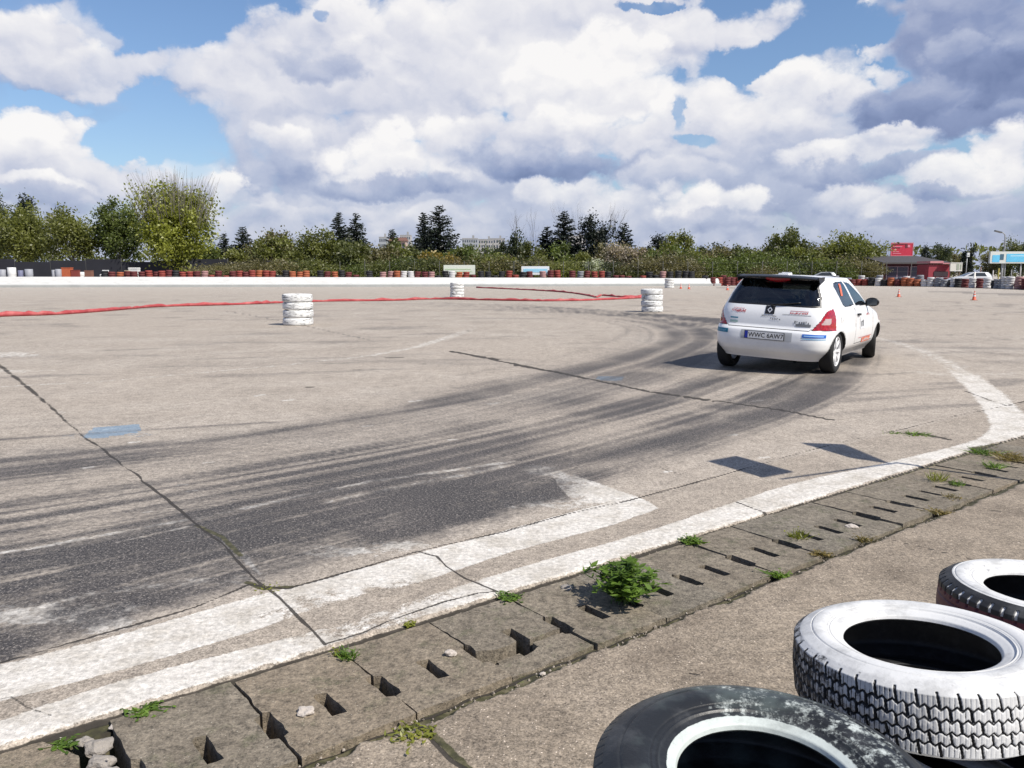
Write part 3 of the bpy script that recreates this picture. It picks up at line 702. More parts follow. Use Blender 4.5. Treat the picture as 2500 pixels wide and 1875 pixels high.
stone(1100, 1597, 0.019, 'small pale pebble beside the cracked drain slab', MSTL)
stone(262, 1855, 0.004, 'tiny white pebble among the rubble', MSTL)
stone(240, 1810, 0.040, 'largest grey stone in the rubble gap', MST, -0.03)
stone(245, 1848, 0.035, 'round grey stone below the largest one in the rubble gap', MST, -0.03)
stone(205, 1800, 0.022, 'small grey stone at the left of the rubble gap', MST, -0.02)
stone(285, 1762, 0.022, 'pale chip at the top of the rubble gap', MSTL, -0.02, 0.35)
stone(315, 1745, 0.020, 'flat pale chip on the slab corner above the rubble', MSTL, -0.02, 0.35)
stone(270, 1872, 0.03, 'stone at the bottom edge of the rubble gap', MST, -0.03)
stone(410, 1710, 0.016, 'white paint flake in the moss beside the line', MSTL, -0.02, 0.3)
stone(935, 1535, 0.020, 'white painted chip by the mossy gap', MSTL, -0.02, 0.4)
stone(884, 1550, 0.016, 'flat white chip left of the painted one', MSTL, -0.02, 0.4)
stone(1385, 1432, 0.030, 'brown stone where the white line meets the drain', MST, -0.012, 0.4)
stone(1325, 1634, 0.011, 'pebble in the moss between drain and pad', MSTL, -0.02)
stone(1585, 1288, 0.012, 'pebble by the slab joint near the plant', MSTL, -0.02)
stone(2080, 1282, 0.03, 'white flat stone at a drain slab corner beyond the plant', MSTL, -0.01, 0.3)
# ================================================================== NEAR TYRES
def tyre_material(name, base=(0.018, 0.018, 0.019), paint=(0.61, 0.61, 0.60), rough=0.62, side=None):
    m, t, b = mat(name)
    P = t.obj()
    a = t.attr('tyre'); sp = t.new('ShaderNodeSeparateColor'); t.put(sp.inputs[0], a.outputs['Color'])
    pt, grv, red = sp.outputs
    px = t.new('ShaderNodeSeparateXYZ'); t.put(px.inputs[0], P)
    cy = t.new('ShaderNodeCombineXYZ'); t.put(cy.inputs[0], t.math('MULTIPLY', t.math('ARCTAN2', px.outputs[1], px.outputs[0]), 0.22)); t.put(cy.inputs[1], t.math('SQRT', t.math('ADD', t.math('POWER', px.outputs[0], 2.0), t.math('POWER', px.outputs[1], 2.0)))); t.put(cy.inputs[2], t.math('MULTIPLY', px.outputs[2], 0.4))
    stk = t.noise(cy.outputs[0], 46.0, 7, 0.75)
    n = t.math('ADD', t.math('MULTIPLY', t.noise(P, 16.0, 8, 0.72), 0.45), t.math('MULTIPLY', stk, 0.55)); f = t.noise(P, 90.0, 4, 0.7)
    rubc = t.mix(t.ss(t.noise(P, 9.0, 6, 0.7), 0.45, 0.75), base, (0.060, 0.062, 0.064))
    if side: rubc = t.mix(t.ss(t.noise(P, 5.0, 4, 0.6), 0.45, 0.66), rubc, side)
    pw = t.math('ADD', pt, t.math('MULTIPLY', t.math('SUBTRACT', n, 0.5), 0.95))
    pw = t.math('ADD', pw, t.math('MULTIPLY', t.math('SUBTRACT', f, 0.5), 0.35))
    pw = t.math('ADD', pw, t.math('MULTIPLY', t.math('SUBTRACT', t.noise(P, 38.0, 5, 0.7), 0.5), 0.55))
    pw = t.math('SUBTRACT', pw, t.math('MULTIPLY', grv, 0.92))
    pm = t.ss(pw, 0.40, 0.60)
    pc = t.mix(t.ss(t.noise(P, 7.0, 8, 0.75), 0.45, 0.68), paint, tuple(q*0.66 for q in paint))
    pc = t.mix(t.math('MULTIPLY', t.ss(f, 0.62, 0.75), 0.35), pc, (0.22, 0.21, 0.20))
    c = t.mix(pm, rubc, pc)
    rm = t.ss(t.math('ADD', red, t.math('MULTIPLY', t.math('SUBTRACT', n, 0.5), 0.9)), 0.4, 0.6)
    c = t.mix(t.math('MULTIPLY', rm, 0.9), c, (0.115, 0.028, 0.036))
    t.put(b.inputs['Base Color'], c)
    t.put(b.inputs['Roughness'], t.math('MULTIPLY_ADD', pm, 0.05, rough - 0.10))
    b.inputs['Specular IOR Level'].default_value = 0.38
    t.put(b.inputs['Normal'], t.bump(t.math('ADD', f, n), 0.22, 0.003))
    return m
def tri(x): x = x - np.floor(x); return 1 - np.abs(2*x-1)
def near_tyre(R0, Rb, W, kind, nth=900):
    """lathe with real tread relief. R0 outer radius, Rb bead radius, W width; z=0 is the lower side"""
    hw = W/2; prof = []                       # (r, z, zone) zone 1 = tread
    Rs = R0*0.965
    def seg(p, q, n, z=0): 
        for i in range(n): f = i/n; prof.append((p[0]+(q[0]-p[0])*f, p[1]+(q[1]-p[1])*f, z))
    # inner liner from bottom bead, up, to the top bead, then the outside down
    seg((Rb, -hw*0.70), (Rb+0.022, -hw*0.93), 4)
    seg((Rb+0.022, -hw*0.93), (Rs-0.030, -hw*1.0), 8)
    seg((Rs-0.030, -hw*1.0), (Rs-0.010, -hw*0.90), 5)
    seg((Rs-0.010, -hw*0.90), (R0-0.004, -hw*0.76), 8, 1)
    seg((R0-0.004, -hw*0.76), (R0, 0), 36, 1)
    seg((R0, 0), (R0-0.004, hw*0.76), 36, 1)
    seg((R0-0.004, hw*0.76), (Rs-0.010, hw*0.90), 8, 1)
    seg((Rs-0.010, hw*0.90), (Rs-0.030, hw*1.0), 5)
    # top sidewall: bulge, fine moulded rings, rim protector, bead
    m = 44
    for i in range(m):
        f = i/m; r = (Rs-0.030) + (Rb+0.020-(Rs-0.030))*f
        z = hw*(1.0 + 0.075*math.sin(math.pi*min(1, f*1.15)) - 0.10*f*f)
        if 0.08 < f < 0.12: z -= 0.0022
        if 0.66 < f < 0.70: z -= 0.0022
        if 0.80 < f < 0.86: z += 0.003
        prof.append((r, z, 2))
    seg((Rb+0.020, hw*0.90), (Rb+0.004, hw*0.82), 5, 2)
    seg((Rb+0.004, hw*0.82), (Rb, hw*0.70), 4, 2)
    seg((Rb, hw*0.70), (Rb+0.014, hw*0.60), 3, 3)
    seg((Rb+0.014, hw*0.60), (R0-0.050, hw*0.80), 6, 3)
    seg((R0-0.050, hw*0.80), (R0-0.016, hw*0.5), 6, 3)
    seg((R0-0.016, hw*0.5), (R0-0.016, -hw*0.5), 6, 3)
    seg((R0-0.016, -hw*0.5), (R0-0.050, -hw*0.80), 6, 3)
    seg((R0-0.050, -hw*0.80), (Rb, -hw*0.70), 6, 3)
    pr = np.array(prof); mP = len(pr)
    th = np.linspace(0, 2*np.pi, nth, endpoint=False)
    TH, I = np.meshgrid(th, np.arange(mP), indexing='ij')
    r = pr[I, 0]; z = pr[I, 1]; zone = pr[I, 2]
    g = np.zeros_like(r)                      # groove mask 0..1
    zn = z/hw
    if kind == 'blocks':
        N = 44
        p = TH*N/(2*np.pi)
        rows = [-0.62, -0.30, 0.0, 0.30, 0.62]; gc = [-0.46, -0.155, 0.155, 0.46]
        zz = 0.050*(tri(p*2)-0.5)
        for q in gc: g = np.maximum(g, np.clip(1-np.abs(zn - q - zz*2.0*(1 if q > 0 else -1))/0.045, 0, 1))
        for q, off, hwz in zip(rows, (0.0, 0.5, 0.05, 0.55, 0.1), (0.20, 0.15, 0.15, 0.15, 0.20)):
            inrow = np.abs(zn-q) < hwz
            fr = np.abs(((p + off + (zn-q)*0.35) % 1.0) - 0.5)
            g = np.where(inrow, np.maximum(g, np.clip((fr-0.425)/0.03, 0, 1)), g)
        sip = np.clip(1-np.abs(((p*4) % 1.0)-0.5)/0.16, 0, 1)*0.28*((np.abs(zn) < 0.80))
        g = np.where(g > 0.25, g, np.maximum(g, sip*(np.abs(zn) < .76)))
        depth = 0.0060
    elif kind == 'ribs':
        p = TH*90/(2*np.pi)
        for q in (-0.55, -0.2, 0.2, 0.55): g = np.maximum(g, np.clip(1-np.abs(zn-q-0.012*(tri(p)-.5))/0.05, 0, 1))
        g = np.maximum(g, np.clip((np.abs((p % 1)-.5)-0.40)/0.05, 0, 1)*(np.abs(zn) < 0.95)); depth = 0.005
    elif kind == 'lugs':
        p = TH*52/(2*np.pi)
        for q in (-0.35, 0.0, 0.35): g = np.maximum(g, np.clip(1-np.abs(zn-q)/0.04, 0, 1))
        g = np.maximum(g, np.clip((np.abs((p % 1)-.5)-0.36)/0.05, 0, 1)*(np.abs(zn) > 0.5)); depth = 0.007
    else:
        p = TH*70/(2*np.pi)
        for q in (-0.4, 0.0, 0.4): g = np.maximum(g, np.clip(1-np.abs(zn-q)/0.05, 0, 1))
        g = np.maximum(g, np.clip((np.abs((p % 1)-.5)-0.44)/0.03, 0, 1)*(np.abs(zn) > 0.6)*0.6); depth = 0.004
    wearn = fbm(TH*9, zn*3+5, 4); g = np.where(g < .95, g, g)*(0.55 + 0.45*np.clip((wearn-.3)*4, 0, 1)) if kind == 'blocks' else g
    g = np.where(zone == 1, g, 0)
    r = r - g*depth
    X = r*np.cos(TH); Y = r*np.sin(TH)
    V = np.stack([X, Y, z + hw*1.06], -1).reshape(-1, 3)
    i = np.arange(nth)[:, None]; j = np.arange(mP)[None, :]; i2 = (i+1) % nth; j2 = (j+1) % mP
    Fq = np.stack([i*mP+j, i2*mP+j, i2*mP+j2, i*mP+j2], -1).reshape(-1, 4)
    me = mesh_np('tyre', V, Fq, True)
    return me, V, TH.ravel(), zone.ravel(), g.ravel(), zn.ravel(), r.ravel()
def set_tyre_attr(me, p, g, red):
    a = me.attributes.new('tyre', 'FLOAT_COLOR', 'POINT'); n = len(me.vertices)
    arr = np.ones((n, 4), np.float32); arr[:, 0] = p; arr[:, 1] = g; arr[:, 2] = red; a.data.foreach_set('color', arr.ravel())
def angd(a, b): return np.abs((a-b+np.pi) % (2*np.pi)-np.pi)
def near_tyres():
    mw = tyre_material('painted_tyre'); mk = tyre_material('black_tyre', (0.016, 0.017, 0.018), (0.50, 0.54, 0.51), 0.50, side=(0.075, 0.092, 0.088))
    # white tyre, top of the right-hand stack; paint thin on the left of its tread
    me, V, TH, zone, g, zn, r = near_tyre(0.286, 0.167, 0.168, 'blocks', 1240)
    front = np.clip(1.15-angd(TH, R(-58))*0.62, -0.9, 1)
    p = np.where(zone == 2, 0.98, np.where(zone == 1, 0.56 + 0.34*front, np.where(zone == 3, -1.0, 0.5)))
    p = np.where((zone == 1) & (zn > 0.72), p+0.10, p)
    p = np.where(zone == 0, np.where(zn > 0, 0.9, 0.2), p)
    set_tyre_attr(me, p, g, -1.0)
    o = link('tyre', me, mw); o.location = (0.975, 1.80, 0.322); o.rotation_euler = (R(-4.0), R(-1.0), R(14))
    tag(o, 'white painted tyre with a blocky black tread, topmost of the stack at the lower right', 'tyre', 'loose tyres stacked beside the drain')
    me, V, TH, zone, g, zn, r = near_tyre(0.302, 0.167, 0.150, 'ribs', 700)
    p = np.where(zone == 3, -1.0, 1.0); set_tyre_attr(me, p, g*0.5, -1.0)
    o = link('tyre', me, mw); o.location = (1.030, 1.695, 0.160); tag(o, 'white finely ribbed tyre underneath the white blocky one', 'tyre', 'loose tyres stacked beside the drain')
    o = o.copy(); COL.objects.link(o); o.location = (1.00, 1.73, 0.002); o.rotation_euler = (0, 0, 1); tag(o, 'lowest white tyre of the lower right stack', 'tyre', 'loose tyres stacked beside the drain')
    # black tyre at the bottom edge, white ring of paint round its bead
    me, V, TH, zone, g, zn, r = near_tyre(0.312, 0.156, 0.190, 'plain', 700)
    rr = np.where(zone == 2, r, 0)
    ring = np.clip((0.177-rr)/0.007, -1, 1)*0.5+0.45
    p = np.where(zone == 2, ring*np.clip(1.4-angd(TH, R(110))*0.35, 0.4, 1.2), np.where(zone == 1, -0.15, -1.0))
    p = np.where((zone == 2) & (rr > 0.177), 0.06 + 0.36*np.clip(1.7-angd(TH, R(45))*0.9, -0.6, 1), p)
    set_tyre_attr(me, p, g, -1.0)
    o = link('tyre', me, mk); o.location = (0.452, 1.335, 0.275); o.rotation_euler = (R(2.5), R(1), 0)
    tag(o, 'black tyre with a white ring of paint round its hole, cut by the bottom edge', 'tyre', 'loose tyres stacked beside the drain')
    o = o.copy(); COL.objects.link(o); o.location = (0.46, 1.33, 0.094); o.rotation_euler = (0, 0, R(80)); tag(o, 'black tyre just beneath the white-ringed black one', 'tyre')
    # black and white tyre with red tread at the right edge
    me, V, TH, zone, g, zn, r = near_tyre(0.300, 0.170, 0.185, 'lugs', 700)
    p = np.where(zone == 2, np.where(r > 0.262, -0.5, 0.66), -1.0)
    p = np.where((zone == 1) & (zn > 0.6), 0.02+g*0.75, p)
    red = np.where((zone == 1) & (zn < 0.60), 0.9, -1.0)
    red = np.where((zone == 0) & (zn < 0), 0.9, red)
    set_tyre_attr(me, p, np.where(zn > .4, 0, g*0.6), red)
    o = link('tyre', me, mw); o.location = (1.645, 2.355, 0.205); o.rotation_euler = (R(-2.0), R(1.0), 0)
    tag(o, 'tyre with a worn white face and dark red tread, cut by the right edge', 'tyre', 'loose tyres stacked beside the drain')
    o = o.copy(); COL.objects.link(o); o.location = (1.655, 2.35, 0.010); o.rotation_euler = (0, 0, R(70)); tag(o, 'lower dark red tyre under the right-edge one', 'tyre')
near_tyres()

# ================================================================== WHITE STACKS ON THE TRACK
def stack_tyre_mesh(R0, W, n=40):
    hw = W/2; Rb = R0*0.60
    prof = [(Rb, -hw*.7), (Rb+.02, -hw*.95), (R0*.86, -hw), (R0*.95, -hw*.92), (R0*.99, -hw*.72), (R0, -hw*.4), (R0, hw*.4), (R0*.99, hw*.72), (R0*.95, hw*.92), (R0*.86, hw), (Rb+.02, hw*.95), (Rb, hw*.7), (Rb+.03, hw*.5), (R0*.9, hw*.6), (R0*.93, 0), (R0*.9, -hw*.6), (Rb+.03, -hw*.5)]
    mb = MB(); mb.lathe([(r, z+hw) for r, z in prof], n, closed=True); return mb.mesh('tyre')
def white_stack_material():
    m, t, b = mat('weathered_white_tyre')
    P = t.obj(); sx = t.new('ShaderNodeSeparateXYZ'); t.put(sx.inputs[0], P)
    oi = t.new('ShaderNodeObjectInfo')
    st = t.vm('MULTIPLY', P, (3, 3, 18)); st = t.vm('ADD', st, t.vm('SCALE', (7.0, 3.0, 5.0), scale=oi.outputs['Random']))
    n = t.noise(st, 2.2, 6, 0.7)
    c = t.mix(t.ss(n, 0.50, 0.62), (0.70, 0.70, 0.68), (0.16, 0.16, 0.155))
    c = t.mix(t.math('MULTIPLY', t.ss(t.noise(P, 3.0, 4), 0.62, 0.74), 0.8), c, (0.04, 0.04, 0.04))
    t.put(b.inputs['Base Color'], c); b.inputs['Roughness'].default_value = 0.75
    return m
MWS = white_stack_material()
def stack(u, v, diam, h, n, what):
    x, y = G(u, v); y += diam/2; me = stack_tyre_mesh(diam/2, h/n*0.985); rng = random.Random(int(u))
    names = ['bottom', 'second', 'third', 'fourth', 'fifth']
    for k in range(n):
        o = link('tyre', me, MWS if k == 0 else None) if k == 0 else bpy.data.objects.new('tyre', me)
        if k: COL.objects.link(o)
        o.location = (x + rng.uniform(-.018, .018), y + rng.uniform(-.02, .02), k*h/n); o.rotation_euler = (rng.uniform(-.012, .012), rng.uniform(-.012, .012), rng.uniform(0, 6))
        nm = 'topmost' if k == n-1 else names[k]+(' up' if k else '')
        tag(o, 'white tyre, %s in %s' % (nm, what), 'tyre', 'white tyres stacked on the track')
stack(719, 796, 0.765, 0.80, 4, 'the near left stack on the red hose')
stack(1595.5, 763, 0.735, 0.79, 4, 'the stack nearest the car')
stack(1115, 726.5, 0.755, 0.80, 5, 'the middle stack beyond the red hose')
stack(1636, 703.5, 0.80, 0.82, 4, 'the farthest stack by the white barrier')

# ================================================================== RED HOSES
def hose(pts, rad, lab, seed):
    P = catmull([GD(*p) for p in pts], 10); rng = random.Random(seed); mb = MB(); path = []; rd = []
    for i, (x, y) in enumerate(P):
        n = mnoise.noise(Vector((x*0.9, y*0.9, seed))); n2 = mnoise.noise(Vector((x*3, y*3, seed+4)))
        r = rad*(1.0 + 0.35*n + 0.25*n2); path.append((x + 0.06*n2, y + 0.05*n, r*0.8)); rd.append(max(rad*0.5, r))
    mb.tube(path, rd, 8); mb.v = [(v[0], v[1], v[2]*(0.95+0.5*mnoise.noise(Vector((v[0]*6, v[1]*6, 2))))) for v in mb.v]
    o = mb.build('hose', simple('red_fabric_hose', (0.36, 0.050, 0.055), 0.8, var=0.5, scale=3.0, dirt=(0.50, 0.20, 0.18))); tag(o, lab, 'hose')
hose([(-160, 693), (0, 684), (100, 681), (200, 675), (280, 668), (350, 663), (500, 659), (605, 655), (700, 652), (850, 650), (940, 647), (1100, 650), (1200, 651), (1290, 649), (1395, 644)], 0.066, 'long red hose lying across the track from the left edge to the right-hand stack', 1)
hose([(1030, 622), (1100, 625), (1160, 628), (1230, 633), (1275, 640), (1290, 643), (1300, 639), (1340, 642), (1394, 642)], 0.062, 'shorter red hose lying farther back with a loop in it', 5)
# ================================================================== RALLY HATCHBACK
def glass_mat(name, tint, gl=0.10, rough=0.03):
    m = bpy.data.materials.new(name); m.use_nodes = True; t = NT(m.node_tree)
    for nd in list(t.n):
        if nd.type == 'BSDF_PRINCIPLED': t.n.remove(nd)
    out = [n for n in t.n if n.type == 'OUTPUT_MATERIAL'][0]
    tr = t.new('ShaderNodeBsdfTransparent'); tr.inputs[0].default_value = (*tint, 1)
    g = t.new('ShaderNodeBsdfGlossy'); g.inputs['Roughness'].default_value = rough; g.inputs['Color'].default_value = (0.9, 0.95, 1.0, 1)
    fr = t.new('ShaderNodeFresnel'); fr.inputs[0].default_value = 1.5
    mx = t.new('ShaderNodeMixShader'); t.put(mx.inputs[0], t.math('MULTIPLY_ADD', fr.outputs[0], 0.9, gl - 0.04, clamp=True))
    t.l.new(tr.outputs[0], mx.inputs[1]); t.l.new(g.outputs[0], mx.inputs[2]); t.l.new(mx.outputs[0], out.inputs[0])
    return m
def paint_mat(name, col, rough=0.32):
    m, t, b = mat(name); P = t.obj()
    sx = t.new('ShaderNodeSeparateXYZ'); t.put(sx.inputs[0], P)
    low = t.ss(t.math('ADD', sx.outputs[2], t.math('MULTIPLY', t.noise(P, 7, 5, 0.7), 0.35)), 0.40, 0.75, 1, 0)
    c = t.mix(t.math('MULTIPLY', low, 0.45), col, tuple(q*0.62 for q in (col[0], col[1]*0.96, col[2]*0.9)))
    c = t.mix(t.math('MULTIPLY', t.ss(t.noise(P, 26, 6, 0.75), 0.60, 0.78), 0.25), c, (0.32, 0.29, 0.26))
    t.put(b.inputs['Base Color'], c); b.inputs['Roughness'].default_value = rough
    b.inputs['Coat Weight'].default_value = 0.5; b.inputs['Coat Roughness'].default_value = 0.08
    return m
CZ = dict(
    z=[.17, .24, .34, .45, .58, .635, .66, .72, .80, .88, .95, 1.02, 1.12, 1.22, 1.30, 1.345, 1.365],
    yr=[-.50, -.575, -.605, -.615, -.605, -.590, -.552, -.548, -.540, -.525, -.500, -.470, -.415, -.345, -.270, -.190, -.10],
    yf=[2.98, 3.06, 3.13, 3.15, 3.12, 3.08, 3.05, 2.98, 2.78, 2.45, 2.08, 1.92, 1.70, 1.45, 1.20, .98, .80],
    w=[.690, .765, .808, .820, .822, .820, .815, .812, .806, .795, .772, .742, .700, .655, .612, .565, .515])
YC = 1.20; NE = 6.6
class Body:
    def __init__(s, cz=CZ, nq=190, dz=0.0115, roof=0.028, roll=0.0):
        s.zz = np.arange(cz['z'][0], cz['z'][-1]+1e-6, dz)
        def prof(k):
            a = np.interp(s.zz, cz['z'], cz[k]); n = max(1, int(0.035/dz)); ker = np.ones(2*n+1)/(2*n+1)
            return np.convolve(np.pad(a, n, 'edge'), ker, 'valid')
        s.yr, s.yf, s.w = prof('yr'), prof('yf'), prof('w')
        s.nq = nq; s.roof = roof; s.roll = roll
    def y_rear(s, x, z):
        w = np.interp(z, s.zz, s.w); yr = np.interp(z, s.zz, s.yr); L = YC-yr
        return YC - L*(np.clip(1-np.abs(x/w)**NE, 1e-9, 1))**(1/NE)
    def x_side(s, y, z):
        w = np.interp(z, s.zz, s.w); yr = np.interp(z, s.zz, s.yr); yf = np.interp(z, s.zz, s.yf)
        L = np.where(y < YC, YC-yr, yf-YC)
        return w*(np.clip(1-np.abs((y-YC)/L)**NE, 1e-9, 1))**(1/NE)
    def ring(s, w, yr, yf):
        t = np.linspace(0, np.pi/2, 1500); out = []
        qx = np.sin(t)**(2/NE); qy = np.cos(t)**(2/NE)
        def quad(sx, L, sy, rev):
            x = w*qx*sx; y = YC + L*qy*sy
            if rev: x = x[::-1]; y = y[::-1]
            d = np.concatenate([[0], np.cumsum(np.hypot(np.diff(x), np.diff(y)))]); q = np.linspace(0, d[-1], s.nq+1)[:-1]
            return np.interp(q, d, x), np.interp(q, d, y)
        Ps = [quad(1, YC-yr, -1, False), quad(1, yf-YC, 1, True), quad(-1, yf-YC, 1, False), quad(-1, YC-yr, -1, True)]
        return np.concatenate([p[0] for p in Ps]), np.concatenate([p[1] for p in Ps])
    def grid(s):
        V = []
        for w, yr, yf, z in zip(s.w, s.yr, s.yf, s.zz):
            x, y = s.ring(w, yr, yf); V.append(np.stack([x, y, np.full_like(x, z)], -1))
        top = V[-1]; yc = (s.yr[-1]+s.yf[-1])/2
        for q in (0.985, 0.96, 0.92, 0.86, 0.78, 0.68, 0.55, 0.4, 0.25, 0.12, 0.0):
            r = top.copy(); r[:, 0] *= q; r[:, 1] = yc + (r[:, 1]-yc)*q; r[:, 2] = s.zz[-1] + s.roof*(1-q**2.2); V.append(r)
        return np.stack(V)           # rows, cols, 3
def rollV(V, ang):
    V = np.asarray(V, float).copy(); V[:, 2] = np.interp(V[:, 2], [0, .17, .24, .34, .645, .985, 1.30, 1.39, 2.0], [0, .20, .285, .355, .605, .905, 1.235, 1.322, 1.93])
    c, sn_ = math.cos(ang), math.sin(ang); x = V[:, 0].copy(); z = V[:, 2]-0.30
    V[:, 0] = x*c + z*sn_; V[:, 2] = -x*sn_ + z*c + 0.30
    return V
def smooth_poly(p, n=5): 
    return p
def build_car():
    ROLL = R(2.4)
    root = empty('rally_car', (3.74, 11.25, 0), R(-35.0))
    tag(root, 'white rally hatchback with a black roof spoiler cornering on the tyre marks', 'car')
    B = Body(roll=ROLL); Gd = B.grid(); nr, nc, _ = Gd.shape
    V = Gd.reshape(-1, 3)
    i = np.arange(nr-1)[:, None]; j = np.arange(nc)[None, :]; j2 = (j+1) % nc
    Fq = np.stack([i*nc+j, i*nc+j2, (i+1)*nc+j2, (i+1)*nc+j], -1).reshape(-1, 4)
    cen = V[Fq].mean(1); X, Y, Z = cen.T; aX = np.abs(X)
    e1 = V[Fq[:, 1]]-V[Fq[:, 0]]; e2 = V[Fq[:, 3]]-V[Fq[:, 0]]; N = np.cross(e1, e2); N /= (np.linalg.norm(N, axis=1, keepdims=True)+1e-9)
    lab = np.zeros(len(Fq), int)     # 0 body
    name = {0: 'body'}
    yrz = np.interp(Z, B.zz, B.yr)
    def setl(mask, k, nm): lab[mask] = k; name[k] = nm
    def pdist(A, Bc, poly):
        d, _ = polydist(A, Bc, list(poly)+[poly[0]], 0.2); return d
    seam = np.zeros(len(Fq), bool)
    # tailgate, bumpers, doors
    setl((Z > .645) & (aX < .60) & (Y < yrz+.26) & (Z < 1.34), 1, 'tailgate')
    gate = [(-.595, .665), (.595, .665), (.56, 1.335), (-.56, 1.335)]
    seam |= (pdist(X, Z, [(-.54, .648), (.54, .648), (.70, .85), (.695, .95), (-.695, .95), (-.70, .85)]) < .0075) & (Y < .1) & (Z < .68)
    setl((Z < .640) & (Y < -.30), 2, 'rear_bumper')
    setl((Z < .640) & (Y > 2.80), 3, 'front_bumper')
    door = [(.86, .36), (2.02, .36), (2.02, .93), (1.72, .975), (.86, .965)]
    for sgn, k in ((1, 4), (-1, 5)):
        m = (X*sgn > .45) & inside(Y, Z, door); setl(m, k, 'door')
    seam |= (aX > .45) & (pdist(Y, Z, [(.86, .36), (2.02, .36), (2.02, .90), (2.02, .36), (.86, .36), (.86, .965)]) < .008) & (Z < .97)
    # arches
    arch = np.zeros(len(Fq), bool)
    for cy in (0.0, 2.47): arch |= (aX > .45) & (np.hypot(Y-cy, Z-.285) < .345)
    # openings for glass
    rear = [(-.635, .985), (.635, .985), (.60, 1.12), (.505, 1.315), (-.505, 1.315), (-.60, 1.12)]
    m = inside(X, Z, rear) & (Y < yrz+.34) & (Y < .6); setl(m, 10, 'rear_window'); trim = m & (pdist(X, Z, rear) < .020)
    q = [(.12, 1.25), (.20, 1.300), (.66, 1.315), (.90, .995), (.34, .985), (.26, 1.02)]
    fr = [(.745, 1.312), (1.02, 1.285), (1.42, 1.13), (1.74, .985), (1.72, .972), (.985, .985)]
    for sgn, k in ((1, 11), (-1, 12)):
        m = (X*sgn > .4) & inside(Y, Z, q); setl(m, k, 'side_window'); trim |= m & (pdist(Y, Z, q) < .014)
        m = (X*sgn > .4) & inside(Y, Z, fr); setl(m, k+4, 'side_window'); trim |= m & (pdist(Y, Z, fr) < .014)
    ws = [(-.70, .985), (.70, .985), (.63, 1.15), (.52, 1.32), (-.52, 1.32), (-.63, 1.15)]
    m = inside(X, Z, ws) & (Y > np.interp(Z, B.zz, B.yf)-.36) & (Y > .9); setl(m, 20, 'windscreen'); trim |= m & (pdist(X, Z, ws) < .015)
    # lamps
    tl = [(.560, .655), (.81, .655), (.86, .80), (.81, .975), (.745, .992), (.695, .95), (.650, .80)]
    for sgn, k in ((1, 21), (-1, 22)):
        m = inside(X*sgn, Z, tl) & (Y < -.17); setl(m, k, 'tail_light'); trim |= m & (pdist(X*sgn, Z, tl) < .006) & (Y < -.3)
    refl = inside(aX, Z, [(.665, .745), (.745, .745), (.765, .84), (.70, .84)]) & (Y < -.3)
    for sgn, k in ((1, 23), (-1, 24)):
        setl(refl & (X*sgn > 0), k, 'reflector')
    hl = [(.35, .66), (.80, .66), (.80, .80), (.45, .76)]
    for sgn, k in ((1, 25), (-1, 26)):
        m = inside(X*sgn, Z, hl) & (Y > 2.45); setl(m, k, 'headlight')
    paint = paint_mat('white_car_paint', (0.80, 0.805, 0.80)); blk = simple('car_black_trim', (0.012, 0.012, 0.013), 0.42, var=0.05)
    gap = simple('panel_gap', (0.05, 0.05, 0.052), 0.8)
    gr = glass_mat('tinted_rear_glass', (0.38, 0.43, 0.40), 0.07); gs = glass_mat('side_glass', (0.42, 0.47, 0.46), 0.14); gw = glass_mat('windscreen_glass', (0.60, 0.66, 0.62), 0.08)
    red = mat('red_lens'); rm_, t, b = red
    t.put(b.inputs['Base Color'], t.mix(t.ss(t.noise(t.obj(), 30, 3), 0.4, 0.6), (0.42, 0.012, 0.020), (0.26, 0.008, 0.014))); b.inputs['Roughness'].default_value = 0.12; b.inputs['Coat Weight'].default_value = 0.6
    clr = simple('clear_lens', (0.46, 0.34, 0.33), 0.12, var=0.2, scale=40, coat=0.5)
    objs = {}
    Vr = rollV(V, ROLL)
    def extract(mask, nm, mats, mi, parent):
        f = Fq[mask]; u, inv = np.unique(f, return_inverse=True); me = mesh_np(nm, Vr[u], inv.reshape(-1, 4), True)
        if mi is not None: me.polygons.foreach_set('material_index', mi[mask].astype(np.int32))
        return link(nm, me, mats, parent)
    keep = ~arch
    mi = np.where(seam, 1, 0); mt = np.where(trim, 1, 0)
    for k, nm in name.items():
        mk = (lab == k) & keep
        if not mk.any() or k in (23, 24): continue
        if nm in ('body', 'tailgate', 'rear_bumper', 'front_bumper', 'door'): objs[k] = extract(mk, nm, [paint, gap], mi, root)
        elif nm == 'rear_window': objs[k] = extract(mk, nm, [gr, blk], mt, root)
        elif nm == 'side_window': objs[k] = extract(mk, nm, [gs, blk], mt, root)
        elif nm == 'windscreen': objs[k] = extract(mk, nm, [gw, blk], mt, root)
        elif nm == 'tail_light': objs[k] = extract(mk, nm, [rm_, blk], mt, root)
        elif nm == 'headlight': objs[k] = extract(mk, nm, [clr], None, root)
    for k in (23, 24): extract((lab == k) & keep, 'reflector', [clr], None, objs[k-2])
    def bp(mb, nm, m, parent=root, roll=True):
        me = mb.mesh(nm) if isinstance(mb, MB) else mb
        if roll:
            n = len(me.vertices); a = np.empty(n*3, np.float32); me.vertices.foreach_get('co', a); a = rollV(a.reshape(-1, 3), ROLL).astype(np.float32); me.vertices.foreach_set('co', a.ravel()); me.update()
        return link(nm, me, m, parent)
    dark = simple('underbody_black', (0.010, 0.010, 0.010), 0.85)
    # underbody, arches, exhaust
    mb = MB(); x, y = B.ring(B.w[0]*.98, B.yr[0]+.02, B.yf[0]-.02)
    pts = [(a, b_, .172) for a, b_ in zip(x[::12], y[::12])]
